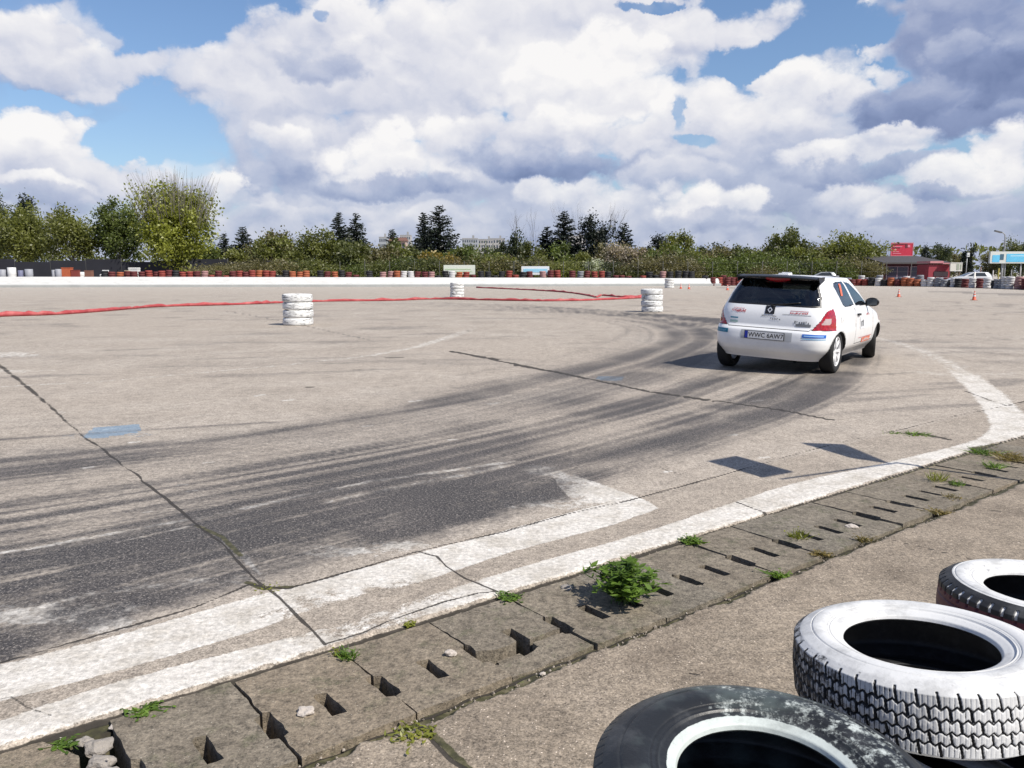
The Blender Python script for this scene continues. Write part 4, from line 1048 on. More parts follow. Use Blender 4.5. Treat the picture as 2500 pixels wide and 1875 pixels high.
    pts = [(min(max(p[0], -.47 if (abs(p[1]) < .36 or abs(p[1]-2.47) < .36) else -.8), .47 if (abs(p[1]) < .36 or abs(p[1]-2.47) < .36) else .8), p[1], p[2]) for p in pts]
    mb.add(pts, [tuple(range(len(pts)))]); mb.box((0, 1.2, .20), (.9, 3.2, .05)); bp(mb, 'underbody', dark)
    for cy in (0.0, 2.47):
        for sx in (-1, 1):
            mb = MB(); n = 40; Va = []; Fa = []
            for k in range(n+1):
                a = math.pi*(k/n)*1.16 - math.pi*0.08
                yy = cy + .348*math.cos(a); zz = .285 + .348*math.sin(a)
                xo = float(B.x_side(np.array(yy), np.array(max(zz, .18))))-.004
                Va += [(sx*.45, yy, zz), (sx*xo, yy, zz), (sx*(xo+.006), yy + .010*math.cos(a), zz + .010*math.sin(a)), (sx*.45, cy, .285)]
            for k in range(n):
                Fa += [(4*k, 4*k+1, 4*k+5, 4*k+4), (4*k+1, 4*k+2, 4*k+6, 4*k+5), (4*k, 4*k+4, 4*k+3)]
            mb.add(Va, Fa, True); bp(mb, 'wheel_arch', dark)
    mb = MB(); mb.tube([(.38, -.30, .20), (.38, -.50, .17)], [.028, .030], 16, caps=False); mb.tube([(-.05, -.35, .25), (.36, -.35, .25)], .075, 14); bp(mb, 'exhaust', simple('exhaust_steel', (0.18, 0.17, 0.16), 0.35, 0.9))
    # roof spoiler: white lip with black wing blade and end plates
    mb = MB()
    def blade(y0, y1, z0, z1, th, w, rows=7, cols=26):
        Vt = []; Fs = []
        for k in range(cols+1):
            f = -1+2*k/cols; bow = .055*f*f; dz = -.016*f*f
            for j_ in range(rows+1):
                g = j_/rows; y_ = y0+(y1-y0)*g + bow*(1-g*.4); z_ = z0+(z1-z0)*g + dz; t_ = th*math.sin(math.pi*min(1, max(0.08, g*.85+.12)))
                Vt.append((f*w, y_, z_+t_)); Vt.append((f*w, y_, z_-t_*.7))
        st = 2*(rows+1)
        for k in range(cols):
            for j_ in range(rows):
                a = k*st+2*j_; Fs += [(a, a+2, a+st+2, a+st), (a+1, a+st+1, a+st+3, a+3)]
            a = k*st; Fs += [(a, a+st, a+st+1, a+1)]; a = k*st+2*rows; Fs += [(a, a+1, a+st+1, a+st)]
        mb.add(Vt, Fs, True)
    blade(-.41, -.08, 1.350, 1.378, .019, .550)
    for sx in (-1, 1):
        mb.add([(sx*.548, -.36, 1.365), (sx*.552, -.05, 1.375), (sx*.550, -.04, 1.325), (sx*.560, -.28, 1.275), (sx*.536, -.36, 1.365), (sx*.540, -.05, 1.375), (sx*.53, -.04, 1.325), (sx*.545, -.28, 1.275)],
               [(0, 1, 2, 3), (7, 6, 5, 4), (0, 4, 5, 1), (1, 5, 6, 2), (2, 6, 7, 3), (3, 7, 4, 0)])
    mb.box((0, -.20, 1.335), (.50, .10, .03))
    sp = bp(mb, 'roof_spoiler', blk)
    mb = MB()
    n = 12; Vt = []
    for k in range(n+1):
        x_ = -.165+.33*k/n; zt = 1.340; zb = 1.318 - .030*(1-(2*k/n-1)**2); yy = float(B.y_rear(np.array(x_), np.array(1.30)))-.030
        Vt += [(x_, yy, zt), (x_, yy+.004, zb), (x_, yy+.05, zb)]
    Fs = []
    for k in range(n): a = 3*k; Fs += [(a, a+3, a+4, a+1), (a+1, a+4, a+5, a+2)]
    mb.add(Vt, Fs, True); bp(mb, 'brake_light', rm_, sp)
    # roof details
    mb = MB(); mb.tube([(0, .75, 1.40), (0, .68, 1.48), (0, .63, 1.54)], [.006, .003, .002], 6); bp(mb, 'antenna', blk)
    mb = MB(); mb.box((-.08, .30, 1.392), (.14, .18, .022)); mb.box((-.08, .37, 1.405), (.13, .03, .02)); bp(mb, 'roof_vent', paint)
    # rear wiper and hatch handle moulding
    mb = MB(); P = [(.03 + k*.05, float(B.y_rear(np.array(.03+k*.05), np.array(1.00+.006*k)))-.016, 1.00+.006*k) for k in range(8)]
    mb.tube(P, .007, 6); mb.box((.02, P[0][1]+.0, .992), (.035, .03, .035)); bp(mb, 'rear_wiper', blk)
    # decals projected on the bodywork
    def onrear(V2, off):
        a = np.array(V2, float); y = B.y_rear(a[:, 0], a[:, 1]) - off; return np.stack([a[:, 0], y, a[:, 1]], -1)
    def onside(V2, off, sx=1):
        a = np.array(V2, float); x = B.x_side(a[:, 0], a[:, 1]) + off; return np.stack([sx*x, a[:, 0], a[:, 1]], -1)
    def decal(nm, rect, m, f, off=.004, parent=root, n=10, shear=0):
        x0, z0, x1, z1 = rect; V2 = [(x0+(x1-x0)*a/n + shear*(b_/n), z0+(z1-z0)*b_/n) for b_ in range(n+1) for a in range(n+1)]
        Fs = [(b_*(n+1)+a, b_*(n+1)+a+1, (b_+1)*(n+1)+a+1, (b_+1)*(n+1)+a) for b_ in range(n) for a in range(n)]
        me = mesh_np(nm, f(V2, off), np.array(Fs), True); return bp(me, nm, m, parent)
    def text_mesh(s, size, x, z, f, off, nm, m, parent, sx=1.0, extr=0, slant=0):
        c = bpy.data.curves.new('t', 'FONT'); c.body = s; c.size = size; c.align_x = 'CENTER'; c.align_y = 'CENTER'; c.resolution_u = 3; c.offset = size*0.012
        o = bpy.data.objects.new('t', c); COL.objects.link(o); dg = bpy.context.evaluated_depsgraph_get()
        me = bpy.data.meshes.new_from_object(o.evaluated_get(dg)); bpy.data.objects.remove(o); me.name = nm
        n = len(me.vertices); a = np.empty(n*3, np.float32); me.vertices.foreach_get('co', a); a = a.reshape(-1, 3)
        V2 = np.stack([x + a[:, 0]*sx + a[:, 1]*slant, z + a[:, 1]], -1); me.vertices.foreach_set('co', f(V2, off).astype(np.float32).ravel()); me.update()
        return bp(me, nm, m, parent)
    def strokes(x0, x1, z, h, n, m, parent, f, nm='lettering', seed=1, off=.005):
        rng = random.Random(seed); Va = []; Fa = []; st = (x1-x0)/n
        for k in range(n):
            w_ = abs(st)*rng.uniform(.25, .7); xa = x0+st*k; hh = h*rng.uniform(.6, 1); za = z - h/2 + rng.choice([0, h-hh])
            o_ = len(Va); Va += [(xa, za), (xa+w_*(1 if st > 0 else -1), za), (xa+w_*(1 if st > 0 else -1), za+hh), (xa, za+hh)]; Fa.append((o_, o_+1, o_+2, o_+3))
            if rng.random() < .5:
                o_ = len(Va); zz_ = za+hh*rng.choice([0, .4, .8]); Va += [(xa, zz_), (xa+st*.85, zz_), (xa+st*.85, zz_+hh*.2), (xa, zz_+hh*.2)]; Fa.append((o_, o_+1, o_+2, o_+3))
        return bp(mesh_np(nm, f(Va, off), np.array(Fa), False), nm, m, parent)
    wht = simple('plate_white', (0.78, 0.78, 0.76), 0.4, var=0.05); ink = simple('ink_black', (0.010, 0.010, 0.012), 0.5); bl = simple('plate_blue', (0.015, 0.035, 0.35), 0.4)
    red_i = simple('sticker_red', (0.45, 0.045, 0.05), 0.4); blu = simple('sticker_blue', (0.02, 0.13, 0.50), 0.4); teal = simple('sticker_teal', (0.02, 0.20, 0.30), 0.4, var=0.3, scale=30)
    ora = simple('sticker_orange', (0.66, 0.14, 0.06), 0.4, var=0.3, scale=30); gry = simple('sticker_grey', (0.16, 0.17, 0.18), 0.5)
    shade = simple('bumper_recess_shade', (0.42, 0.43, 0.44), 0.5)
    bmp = objs[2]; gate_o = objs[1]
    flat = lambda V2, off: np.stack([np.array(V2)[:, 0], np.full(len(V2), -.612-off), np.array(V2)[:, 1]], -1)
    decal('plate_recess_shade', (-.34, .455, .34, .605), shade, onrear, .003, bmp)  # flat grey sheet round the plate; the recess shade is in its colour
    mb = MB(); mb.box((-.02, -.624, .530), (.535, .010, .128)); fr_ = bp(mb, 'plate_frame', blk, bmp)
    pl = decal('number_plate', (-.280, .473, .240, .587), wht, flat, .019)
    decal('country_band', (-.280, .473, -.238, .587), bl, flat, .0205, pl)
    text_mesh('WWC 6AW7', .104, .003, .527, flat, .0215, 'plate_letters', ink, pl, .78)
    decal('badge', (-.062, .862, .062, .985), ink, onrear, .006, gate_o)
    # emblem: pale open diamond ring on the black badge
    k = 20; Va = []; 
    for q_ in range(k):
        a = 2*math.pi*q_/k; dx, dz = math.cos(a), math.sin(a); s_ = 1/(abs(dx)/.034+abs(dz)/.046); Va += [(dx*s_, .925+dz*s_), (dx*s_*.55, .925+dz*s_*.55)]
    me = mesh_np('emblem', onrear(Va, .012), np.array([(2*a, 2*((a+1) % k), 2*((a+1) % k)+1, 2*a+1) for a in range(k)]), False); bp(me, 'emblem', simple('chrome_pale', (0.72, 0.72, 0.72), 0.25, 0.4), gate_o)
    strokes(-.10, .10, .835, .022, 12, gry, gate_o, onrear, seed=2)
    strokes(.02, .16, .795, .03, 6, gry, gate_o, onrear, seed=3)
    strokes(-.52, -.32, .885, .045, 9, red_i, gate_o, onrear, seed=4); strokes(-.50, -.34, .925, .02, 8, simple('sticker_pink', (.6, .3, .32), .5), gate_o, onrear, seed=14)
    strokes(.27, .50, .90, .028, 12, red_i, gate_o, onrear, seed=5); decal('sticker', (.27, .925, .50, .931), red_i, onrear, .004, gate_o)
    decal('sticker', (.17, .868, .54, .874), gry, onrear, .004, gate_o)
    decal('sticker', (.36, .705, .55, .745), gry, onrear, .004, gate_o); strokes(.34, .54, .765, .045, 7, gry, gate_o, onrear, seed=6)
    decal('sticker', (-.53, .765, -.42, .785), teal, onrear, .004, gate_o); decal('sticker', (-.53, .700, -.42, .735), simple('sticker_pale_green', (0.35, 0.50, 0.45), .5), onrear, .004, gate_o)
    decal('sticker', (-.735, .53, -.53, .598), teal, onrear, .005, bmp); strokes(-.71, -.56, .563, .03, 9, simple('sticker_light', (0.25, 0.45, 0.62), .5), bmp, onrear, seed=7, off=.0085)
    decal('sticker', (.47, .545, .735, .600), blu, onrear, .005, bmp); decal('sticker', (.47, .515, .735, .532), simple('sticker_light', (0.25, 0.45, 0.62), .5), onrear, .005, bmp); decal('sticker', (.49, .564, .715, .580), simple('sticker_sky', (0.30, 0.50, 0.80), .5), onrear, .0075, bmp)
    for sx, dk in ((1, 4), (-1, 5)):
        f = (lambda V2, off, sx=sx: onside(V2, off, sx))
        decal('sticker', (1.30, .345, 1.86, .43), ora, f, .005); decal('sticker', (1.05, .44, 1.95, .447), red_i, f, .005)
        strokes(1.36, 1.80, .387, .05, 10, wht, root, f, seed=8, off=.009)
        mb = MB(); c = onside([(1.02, .845)], .012, sx)[0]; mb.box(c, (.03, .15, .032)); bp(mb, 'door_handle', blk, objs[dk])
        decal('sticker', (1.12, .60, 1.42, .80), simple('door_roundel', (0.70, 0.71, 0.72), .4), f, .004, objs[dk]); strokes(1.18, 1.36, .70, .12, 3, gry, objs[dk], f, seed=9, off=.008)
        strokes(1.55, 1.75, .83, .04, 7, red_i, objs[dk], f, seed=10)
        decal('sticker', (.30, 1.13, .40, 1.285), ora, f, .006, objs[11 if sx > 0 else 12], shear=.10)
        # mirrors
        mb = MB(); c = onside([(1.64, 1.0)], .10, sx)[0]
        bm = bmesh.new(); bmesh.ops.create_uvsphere(bm, u_segments=20, v_segments=12, radius=1)
        Vs = [(c[0]+v.co.x*.100, c[1]+v.co.y*(.055 if v.co.y > 0 else .02), c[2]+.02+v.co.z*.066) for v in bm.verts]; Fs = [tuple(v.index for v in f_.verts) for f_ in bm.faces]; bm.free()
        mb.add(Vs, Fs, True); mb.tube([(c[0]-sx*.12, c[1]+.03, c[2]-.03), (c[0]-sx*.02, c[1]+.01, c[2]+.0)], [.025, .03], 8); mr = bp(mb, 'mirror', blk)
        mb = MB(); mb.box((c[0], c[1]-.0215, c[2]+.02), (.14, .003, .085)); bp(mb, 'mirror_glass', simple('mirror_silver', (0.06, 0.07, 0.08), 0.15, 0.3), mr)
    mb = MB(); c = onside([(.10, .80)], .003, 1)[0]; mb.lathe([(0, .0), (.075, .0), (.078, -.004)], 28, Matrix.Rotation(R(90), 3, 'Y'), c=tuple(c)); bp(mb, 'fuel_cap', paint)
    # wheels
    tyr = simple('road_tyre', (0.013, 0.013, 0.013), 0.75, var=0.2, scale=20); rimm = simple('white_rim', (0.70, 0.70, 0.70), 0.35, var=0.1); brk = simple('brake_disc', (0.10, 0.095, 0.09), 0.5, 0.6)
    for (cx, cy, st) in ((.70, 0, 0), (-.70, 0, 0), (.70, 2.47, R(12)), (-.70, 2.47, R(14))):
        wr = empty('wheel'); wr.parent = root; wr.location = (cx, cy, .288); wr.rotation_euler = (0, 0, st)
        o_ = 1 if cx > 0 else -1; M = Matrix.Rotation(R(90)*o_, 3, 'Y')
        hw = .0925; prof = [(.195, -hw*.85), (.215, -hw), (.262, -hw*1.02), (.281, -hw*.88), (.287, -hw*.6), (.288, 0), (.287, hw*.6), (.281, hw*.88), (.262, hw*1.02), (.215, hw), (.195, hw*.85)]
        mb = MB(); mb.lathe(prof, 64, M)
        mb.build('tyre', tyr, wr)
        mb = MB(); mb.lathe([(.197, hw*.86), (.200, hw*.93), (.190, hw*.90), (.182, hw*.55), (.178, 0), (.178, -hw*.8)], 56, M)
        for q_ in range(8):
            a = 2*math.pi*q_/8
            for da in (-.075, .075):
                rot = Matrix.Rotation(a+da, 3, 'Z'); pts = [M @ (rot @ Vector((r_, 0, z_))) for r_, z_ in ((.035, hw*.62), (.11, hw*.70), (.185, hw*.74))]
                mb.tube(pts, [.014, .011, .012], 6)
        mb.lathe([(0, hw*.80), (.032, hw*.78), (.045, hw*.62), (.045, hw*.3)], 24, M); mb.build('rim', rimm, wr)
        mb = MB(); mb.lathe([(0, .02), (.125, .02), (.128, .0), (0, -.0)], 32, M); mb.build('brake_disc', brk, wr)
    # cabin: floor, seats, dash, wheel and roll cage seen through the glass
    seatm = simple('seat_fabric', (0.035, 0.036, 0.04), 0.9, var=0.3, scale=20); cabin = simple('cabin_dark', (0.03, 0.03, 0.032), 0.8)
    mb = MB(); mb.box((0, 1.1, .33), (1.36, 2.6, .04)); mb.box((0, -.05, .56), (.86, .75, .40)); mb.box((0, 1.80, .82), (1.34, .34, .22)); bp(mb, 'cabin_lining', cabin)
    for sx in (-.34, .34):
        mb = MB(); T = Matrix.Rotation(R(-14), 3, 'X')
        mb.box((sx, .98, .52), (.46, .50, .16)); mb.box((sx, .70, .84), (.44, .11, .62), T); mb.box((sx-.20, .74, .86), (.06, .18, .46), T); mb.box((sx+.20, .74, .86), (.06, .18, .46), T); mb.box((sx, .60, 1.17), (.26, .09, .17), T); bp(mb, 'bucket_seat', seatm)
    mb = MB()
    cg = [[(-.60, .45, .36), (-.60, .48, .95), (-.50, .50, 1.27), (.50, .50, 1.27), (.60, .48, .95), (.60, .45, .36)], [(-.50, .50, 1.27), (-.50, 1.15, 1.27), (-.64, 1.75, .96)], [(.50, .50, 1.27), (.50, 1.15, 1.27), (.64, 1.75, .96)],
          [(-.50, 1.15, 1.27), (.50, 1.15, 1.27)], [(-.48, .50, 1.25), (-.40, -.20, .80)], [(.48, .50, 1.25), (.40, -.20, .80)], [(-.48, .50, 1.25), (.40, -.15, .80)], [(-.58, .47, .86), (.58, .47, .86)]]
    for p in cg: mb.tube(p, .020, 8)
    bp(mb, 'roll_cage', simple('cage_grey', (0.30, 0.31, 0.31), 0.4))
    mb = MB(); mb.lathe([(.165+.013*math.cos(a), .013*math.sin(a)) for a in [k*math.pi/4 for k in range(8)]], 28, Matrix.Rotation(R(68), 3, 'X'), closed=True, c=(-.34, 1.50, .92)); bp(mb, 'steering_wheel', blk)
build_car()
# ================================================================== WEEDS
def leaf_mat(name, c1, c2, c3=None, scale=3.0, trans=0.45):
    m = bpy.data.materials.new(name); m.use_nodes = True; t = NT(m.node_tree)
    for nd in list(t.n):
        if nd.type == 'BSDF_PRINCIPLED': t.n.remove(nd)
    out = [n for n in t.n if n.type == 'OUTPUT_MATERIAL'][0]
    P = t.obj(); oi = t.new('ShaderNodeObjectInfo')
    a = t.attr('tone'); 
    f = t.math('ADD', t.math('MULTIPLY', t.noise(P, scale, 4, 0.6), 0.6), t.math('MULTIPLY', a.outputs['Fac'], 0.45))
    f = t.math('ADD', f, t.math('MULTIPLY', t.math('SUBTRACT', oi.outputs['Random'], 0.5), 0.16))
    c = t.ramp(f, [(0.25, c1), (0.52, c2), (0.85, c3 or c2)])
    d = t.new('ShaderNodeBsdfDiffuse'); t.put(d.inputs[0], c)
    tr = t.new('ShaderNodeBsdfTranslucent'); t.put(tr.inputs[0], t.mix(1.0, c, (1.0, 1.05, 0.55), 'MULTIPLY'))
    g = t.new('ShaderNodeBsdfGlossy'); g.inputs['Roughness'].default_value = 0.5
    mx = t.new('ShaderNodeMixShader'); mx.inputs[0].default_value = trans; t.l.new(d.outputs[0], mx.inputs[1]); t.l.new(tr.outputs[0], mx.inputs[2])
    m2 = t.new('ShaderNodeMixShader'); m2.inputs[0].default_value = 0.04; t.l.new(mx.outputs[0], m2.inputs[1]); t.l.new(g.outputs[0], m2.inputs[2])
    t.l.new(m2.outputs[0], out.inputs[0])
    return m
def quads_mesh(name, C, A, Bv, tone=None, pointed=True):
    """leaf faces: centres C, half axes A (long) and Bv (wide)"""
    n = len(C)
    if pointed: V = np.stack([C-A, C+Bv*0.9-A*0.1, C+A, C-Bv*0.9-A*0.1], 1).reshape(-1, 3)
    else: V = np.stack([C-A-Bv, C+A-Bv, C+A+Bv, C-A+Bv], 1).reshape(-1, 3)
    me = mesh_np(name, V, np.arange(4*n).reshape(n, 4), False)
    a = me.attributes.new('tone', 'FLOAT', 'POINT'); a.data.foreach_set('value', np.repeat(tone if tone is not None else np.random.RandomState(1).rand(n), 4).astype(np.float32))
    return me
def rand_axes(rs, n, L, W, up=None):
    d = rs.normal(size=(n, 3)); 
    if up is not None: d += np.asarray(up)*1.0
    d /= np.linalg.norm(d, axis=1, keepdims=True); q = rs.normal(size=(n, 3)); w = np.cross(d, q); w /= np.linalg.norm(w, axis=1, keepdims=True)
    s = rs.uniform(0.7, 1.3, (n, 1)); return d*L*s, w*W*s
ML_WEED = leaf_mat('weed_leaf', (0.060, 0.105, 0.014), (0.125, 0.215, 0.028), (0.21, 0.32, 0.05), 9.0)
ML_YEL = leaf_mat('yellow_weed_leaf', (0.12, 0.13, 0.02), (0.23, 0.25, 0.035), (0.34, 0.34, 0.06), 9.0)
ML_DRY = leaf_mat('dry_weed_leaf', (0.10, 0.085, 0.03), (0.22, 0.17, 0.06), (0.36, 0.27, 0.10), 9.0)
M_STEM = simple('weed_stem', (0.10, 0.16, 0.05), 0.7)
def big_plant():
    x, y = G(1522, 1462); root = empty('leafy_weed', (x, y, -0.01)); tag(root, 'bushy bright green weed growing through the drain slabs beside the white line', 'plant')
    rs = np.random.RandomState(5); C = []; A = []; Bv = []; mb = MB()
    for k in range(78):
        az = rs.uniform(0, 2*np.pi); lean = rs.uniform(0.05, 0.95)**0.8; h = 0.165*(1-0.50*lean)*rs.uniform(.7, 1.2); r = 0.155*lean*rs.uniform(.8, 1.2)
        p0 = Vector((rs.normal()*.018, rs.normal()*.018, 0)); p2 = Vector((r*np.cos(az), r*np.sin(az), h)); p1 = Vector((p2.x*.35, p2.y*.35, h*.6))
        pts = [p0*(1-t)**2 + p1*2*t*(1-t) + p2*t*t for t in np.linspace(0, 1, 7)]
        mb.tube([tuple(p) for p in pts], [.0022, .002, .0018, .0016, .0014, .0012, .0008], 5)
        for j in range(2, 7):
            for q in range(3 if j < 6 else 6):
                a2 = rs.uniform(0, 2*np.pi); d = np.array([np.cos(a2), np.sin(a2), rs.uniform(-.1, .75)]); d /= np.linalg.norm(d); L = rs.uniform(.012, .023)
                w = np.cross(d, [0, 0, 1.0]); w /= (np.linalg.norm(w)+1e-6); w = w + rs.normal(size=3)*.25
                c = np.array(pts[j]) + d*L; C.append(c); A.append(d*L); Bv.append(w*L*rs.uniform(.30, .45))
    mb.build('stem', M_STEM, root)
    link('foliage', quads_mesh('foliage', np.array(C), np.array(A), np.array(Bv)), ML_WEED, root)
    root.scale = (1.2, 1.2, 0.98)
big_plant()
def tuft(u, v, r, h, n, m, lab, name='weed_tuft', flat=False, seed=0):
    rs = np.random.RandomState(int(u+v)+seed); x, y = G(u, v); C = []; A = []; Bv = []
    for k in range(n):
        az = rs.uniform(0, 2*np.pi); rr = r*np.sqrt(rs.rand()); b = np.array([rr*np.cos(az)*.6, rr*np.sin(az)*.6, 0]); hh = h*rs.uniform(.5, 1.1)
        t = b + np.array([rs.normal()*r*.5, rs.normal()*r*.5, hh]); d = (t-b)/2; w = np.cross(d, rs.normal(size=3)); w /= np.linalg.norm(w)
        C.append(b+d); A.append(d); Bv.append(w*(.0028 if not flat else .006)*rs.uniform(.8, 1.5))
        if flat or rs.rand() < .35: C.append(t); dd = rs.normal(size=3); dd[2] = abs(dd[2])*.4; dd /= np.linalg.norm(dd); A.append(dd*.010); ww = np.cross(dd, [0, 0, 1]); Bv.append(ww*.006)
    o = link(name, quads_mesh(name, np.array(C), np.array(A), np.array(Bv)), m); o.location = (x, y, -0.012); tag(o, lab, 'weed', 'weeds growing in the drain joints')
tuft(845, 1603, .040, .035, 60, ML_WEED, 'green tuft at the corner of two drain slabs, left of the cracked slab')
tuft(828, 1598, .022, .03, 24, ML_YEL, 'yellowish sprig touching the left side of the green tuft by the cracked slab')
tuft(648, 1436, .055, .012, 90, ML_YEL, 'flat yellow-green weed at the crossing of the paint lines and the joint', flat=True)
tuft(1245, 1458, .045, .022, 70, ML_WEED, 'low green weed where the cracked white line meets the drain', flat=True)
tuft(1000, 1520, .03, .012, 40, ML_YEL, 'mossy yellow tuft in the gap above the cracked slab', flat=True)
tuft(1690, 1320, .055, .026, 80, ML_WEED, 'low green patch in the gap right of the leafy plant', flat=True)
tuft(1905, 1402, .05, .018, 55, ML_WEED, 'green weed at the pad side of the drain, right of the leafy plant', flat=True)
tuft(1950, 1310, .055, .05, 60, ML_YEL, 'bright tuft growing in a slot of the second slab beyond the leafy plant')
tuft(2005, 1350, .05, .016, 44, ML_DRY, 'dry yellow-brown weed at the drain edge nearest the tyres', flat=True)
tuft(2112, 1318, .055, .03, 60, ML_DRY, 'brownish tuft at the drain edge in line with the white tyre')
tuft(2285, 1172, .07, .075, 60, ML_YEL, 'tallest yellow-green tuft among the far drain slabs')
tuft(2335, 1182, .06, .04, 50, ML_WEED, 'small green tuft right of the tallest one among the far slabs')
tuft(2325, 1215, .06, .03, 50, ML_DRY, 'dry tuft at the pad side of the far slabs')
tuft(2290, 1250, .06, .02, 50, ML_DRY, 'brown mossy weed at the pad side nearest the right edge', flat=True)
tuft(2425, 1140, .09, .05, 70, ML_WEED, 'green weeds by the far slabs near the right edge')
tuft(2470, 1120, .16, .06, 160, ML_DRY, 'patch of dry grass at the right edge beside the white line')
tuft(2400, 1105, .12, .04, 120, ML_WEED, 'grassy patch inside the bend of the white line')
tuft(2180, 1058, .07, .02, 60, ML_WEED, 'green weed in the joint left of the bend of the white line', flat=True)
tuft(2235, 1062, .09, .03, 70, ML_WEED, 'larger green weed in the joint beside the dark patch', flat=True)
tuft(1010, 1795, .05, .022, 70, ML_YEL, 'mossy tuft where the wide joint meets the drain at the bottom', flat=True)
tuft(355, 1728, .05, .010, 60, ML_WEED, 'thin moss in the gap between white line and slabs at the left', flat=True)
tuft(150, 1812, .035, .010, 40, ML_WEED, 'moss in the gap at the lower left corner', flat=True)

# ================================================================== TREES
def crown_points(rs, n, shape, clumps, spread):
    cs = []
    while len(cs) < clumps:
        p = rs.uniform(-1, 1, 3)
        if np.linalg.norm(p) <= 1 and np.linalg.norm(p) > 0.25: cs.append(p)
    cs = np.array(cs); cs *= (0.62 + 0.40*rs.rand(clumps, 1))
    idx = rs.randint(0, clumps, n); sz = rs.uniform(.6, 1.35, clumps)
    P = cs[idx] + rs.normal(size=(n, 3))*spread*sz[idx][:, None]
    P[:, 2] = np.clip(P[:, 2], -1.05, 9)
    return P, idx
def limbs(mb, rs, h, r, n_l, spread, top):
    mb.tube([(0, 0, -.3), (rs.normal()*.08, rs.normal()*.08, h*.35), (rs.normal()*.2, rs.normal()*.2, h*.75)], [r, r*.75, r*.35], 7)
    for k in range(n_l):
        a = rs.uniform(0, 2*np.pi); z0 = h*rs.uniform(.22, .6); L = spread*rs.uniform(.5, .95); z1 = min(top*.95, z0 + L*rs.uniform(.5, 1.4))
        p1 = (L*.45*np.cos(a), L*.45*np.sin(a), z0+(z1-z0)*.4); p2 = (L*np.cos(a), L*np.sin(a), z1)
        mb.tube([(0, 0, z0), p1, p2], [r*.42, r*.28, r*.08], 5)
        for q in range(2):
            b = a+rs.normal()*.6; mb.tube([p1, (p1[0]+L*.4*np.cos(b), p1[1]+L*.4*np.sin(b), p1[2]+L*.5)], [r*.2, r*.05], 4)
BARK = simple('bark_brown', (0.085, 0.068, 0.050), 0.9, var=0.3, scale=3); BARKL = simple('bark_grey', (0.20, 0.185, 0.155), 0.9, var=0.3, scale=3)
LM = {
 'olive': leaf_mat('leaf_olive', (0.098, 0.109, 0.025), (0.172, 0.186, 0.041), (0.247, 0.259, 0.063), 0.9),
 'dkolive': leaf_mat('leaf_dark_olive', (0.063, 0.074, 0.021), (0.113, 0.127, 0.034), (0.167, 0.178, 0.051), 0.9),
 'bright': leaf_mat('leaf_bright', (0.149, 0.167, 0.023), (0.265, 0.287, 0.039), (0.380, 0.397, 0.069), 0.9),
 'green': leaf_mat('leaf_green', (0.063, 0.086, 0.021), (0.115, 0.149, 0.034), (0.172, 0.213, 0.048), 0.9),
 'brown': leaf_mat('leaf_brown', (0.098, 0.090, 0.041), (0.161, 0.144, 0.064), (0.236, 0.209, 0.098), 0.9),
 'orange': leaf_mat('leaf_orange', (0.086, 0.067, 0.014), (0.241, 0.172, 0.032), (0.368, 0.270, 0.057), 0.9),
 'pink': leaf_mat('blossom_pink', (0.138, 0.115, 0.081), (0.380, 0.316, 0.247), (0.644, 0.552, 0.460), 1.6),
 'white': leaf_mat('blossom_white', (0.127, 0.138, 0.081), (0.380, 0.402, 0.287), (0.690, 0.713, 0.552), 1.6),
 'needle': leaf_mat('needle_dark', (0.006, 0.010, 0.007), (0.016, 0.024, 0.015), (0.040, 0.054, 0.028), 1.2, 0.12),
 'dark': leaf_mat('leaf_dark', (0.028, 0.039, 0.016), (0.053, 0.069, 0.028), (0.090, 0.108, 0.041), 0.9),
}
def make_broad(seed, rx, h, h0, n, leaf, clumps=34, spread=.20, trunk=.2, twigs=0):
    """unit prototypes: crown radius rx, total height h, crown bottom h0 -> (trunk mesh, crown mesh)"""
    rs = np.random.RandomState(seed); P, idx = crown_points(rs, n, None, clumps, spread)
    cz = (h+h0)/2; hz = (h-h0)/2
    C = P*np.array([rx, rx, hz]) + np.array([0, 0, cz]); C[:, 2] = np.maximum(C[:, 2], h0*.5+.1)
    A, Bv = rand_axes(rs, n, leaf, leaf*.62); tone = np.clip(rs.rand(clumps)[idx]*.75 + rs.rand(n)*.25, 0, 1)
    cm = quads_mesh('crown', C, A, Bv, tone)
    mb = MB(); limbs(mb, rs, h*.9, trunk, 9, rx*.9, h)
    for k in range(twigs):
        a = rs.uniform(0, 2*np.pi); r0 = rx*rs.uniform(.05, .80); z0 = cz + hz*rs.uniform(-.1, .50)*(1.1-.5*r0/rx); L = hz*rs.uniform(.45, .98); lx = r0*.40
        mb.tube([(r0*np.cos(a), r0*np.sin(a), z0), ((r0+lx*.5)*np.cos(a)+rs.normal()*.1, (r0+lx*.5)*np.sin(a), z0+L*.55), ((r0+lx)*np.cos(a)+rs.normal()*.2, (r0+lx)*np.sin(a), z0+L)], [.028, .020, .008], 3, caps=False)
    return mb.mesh('trunk'), cm
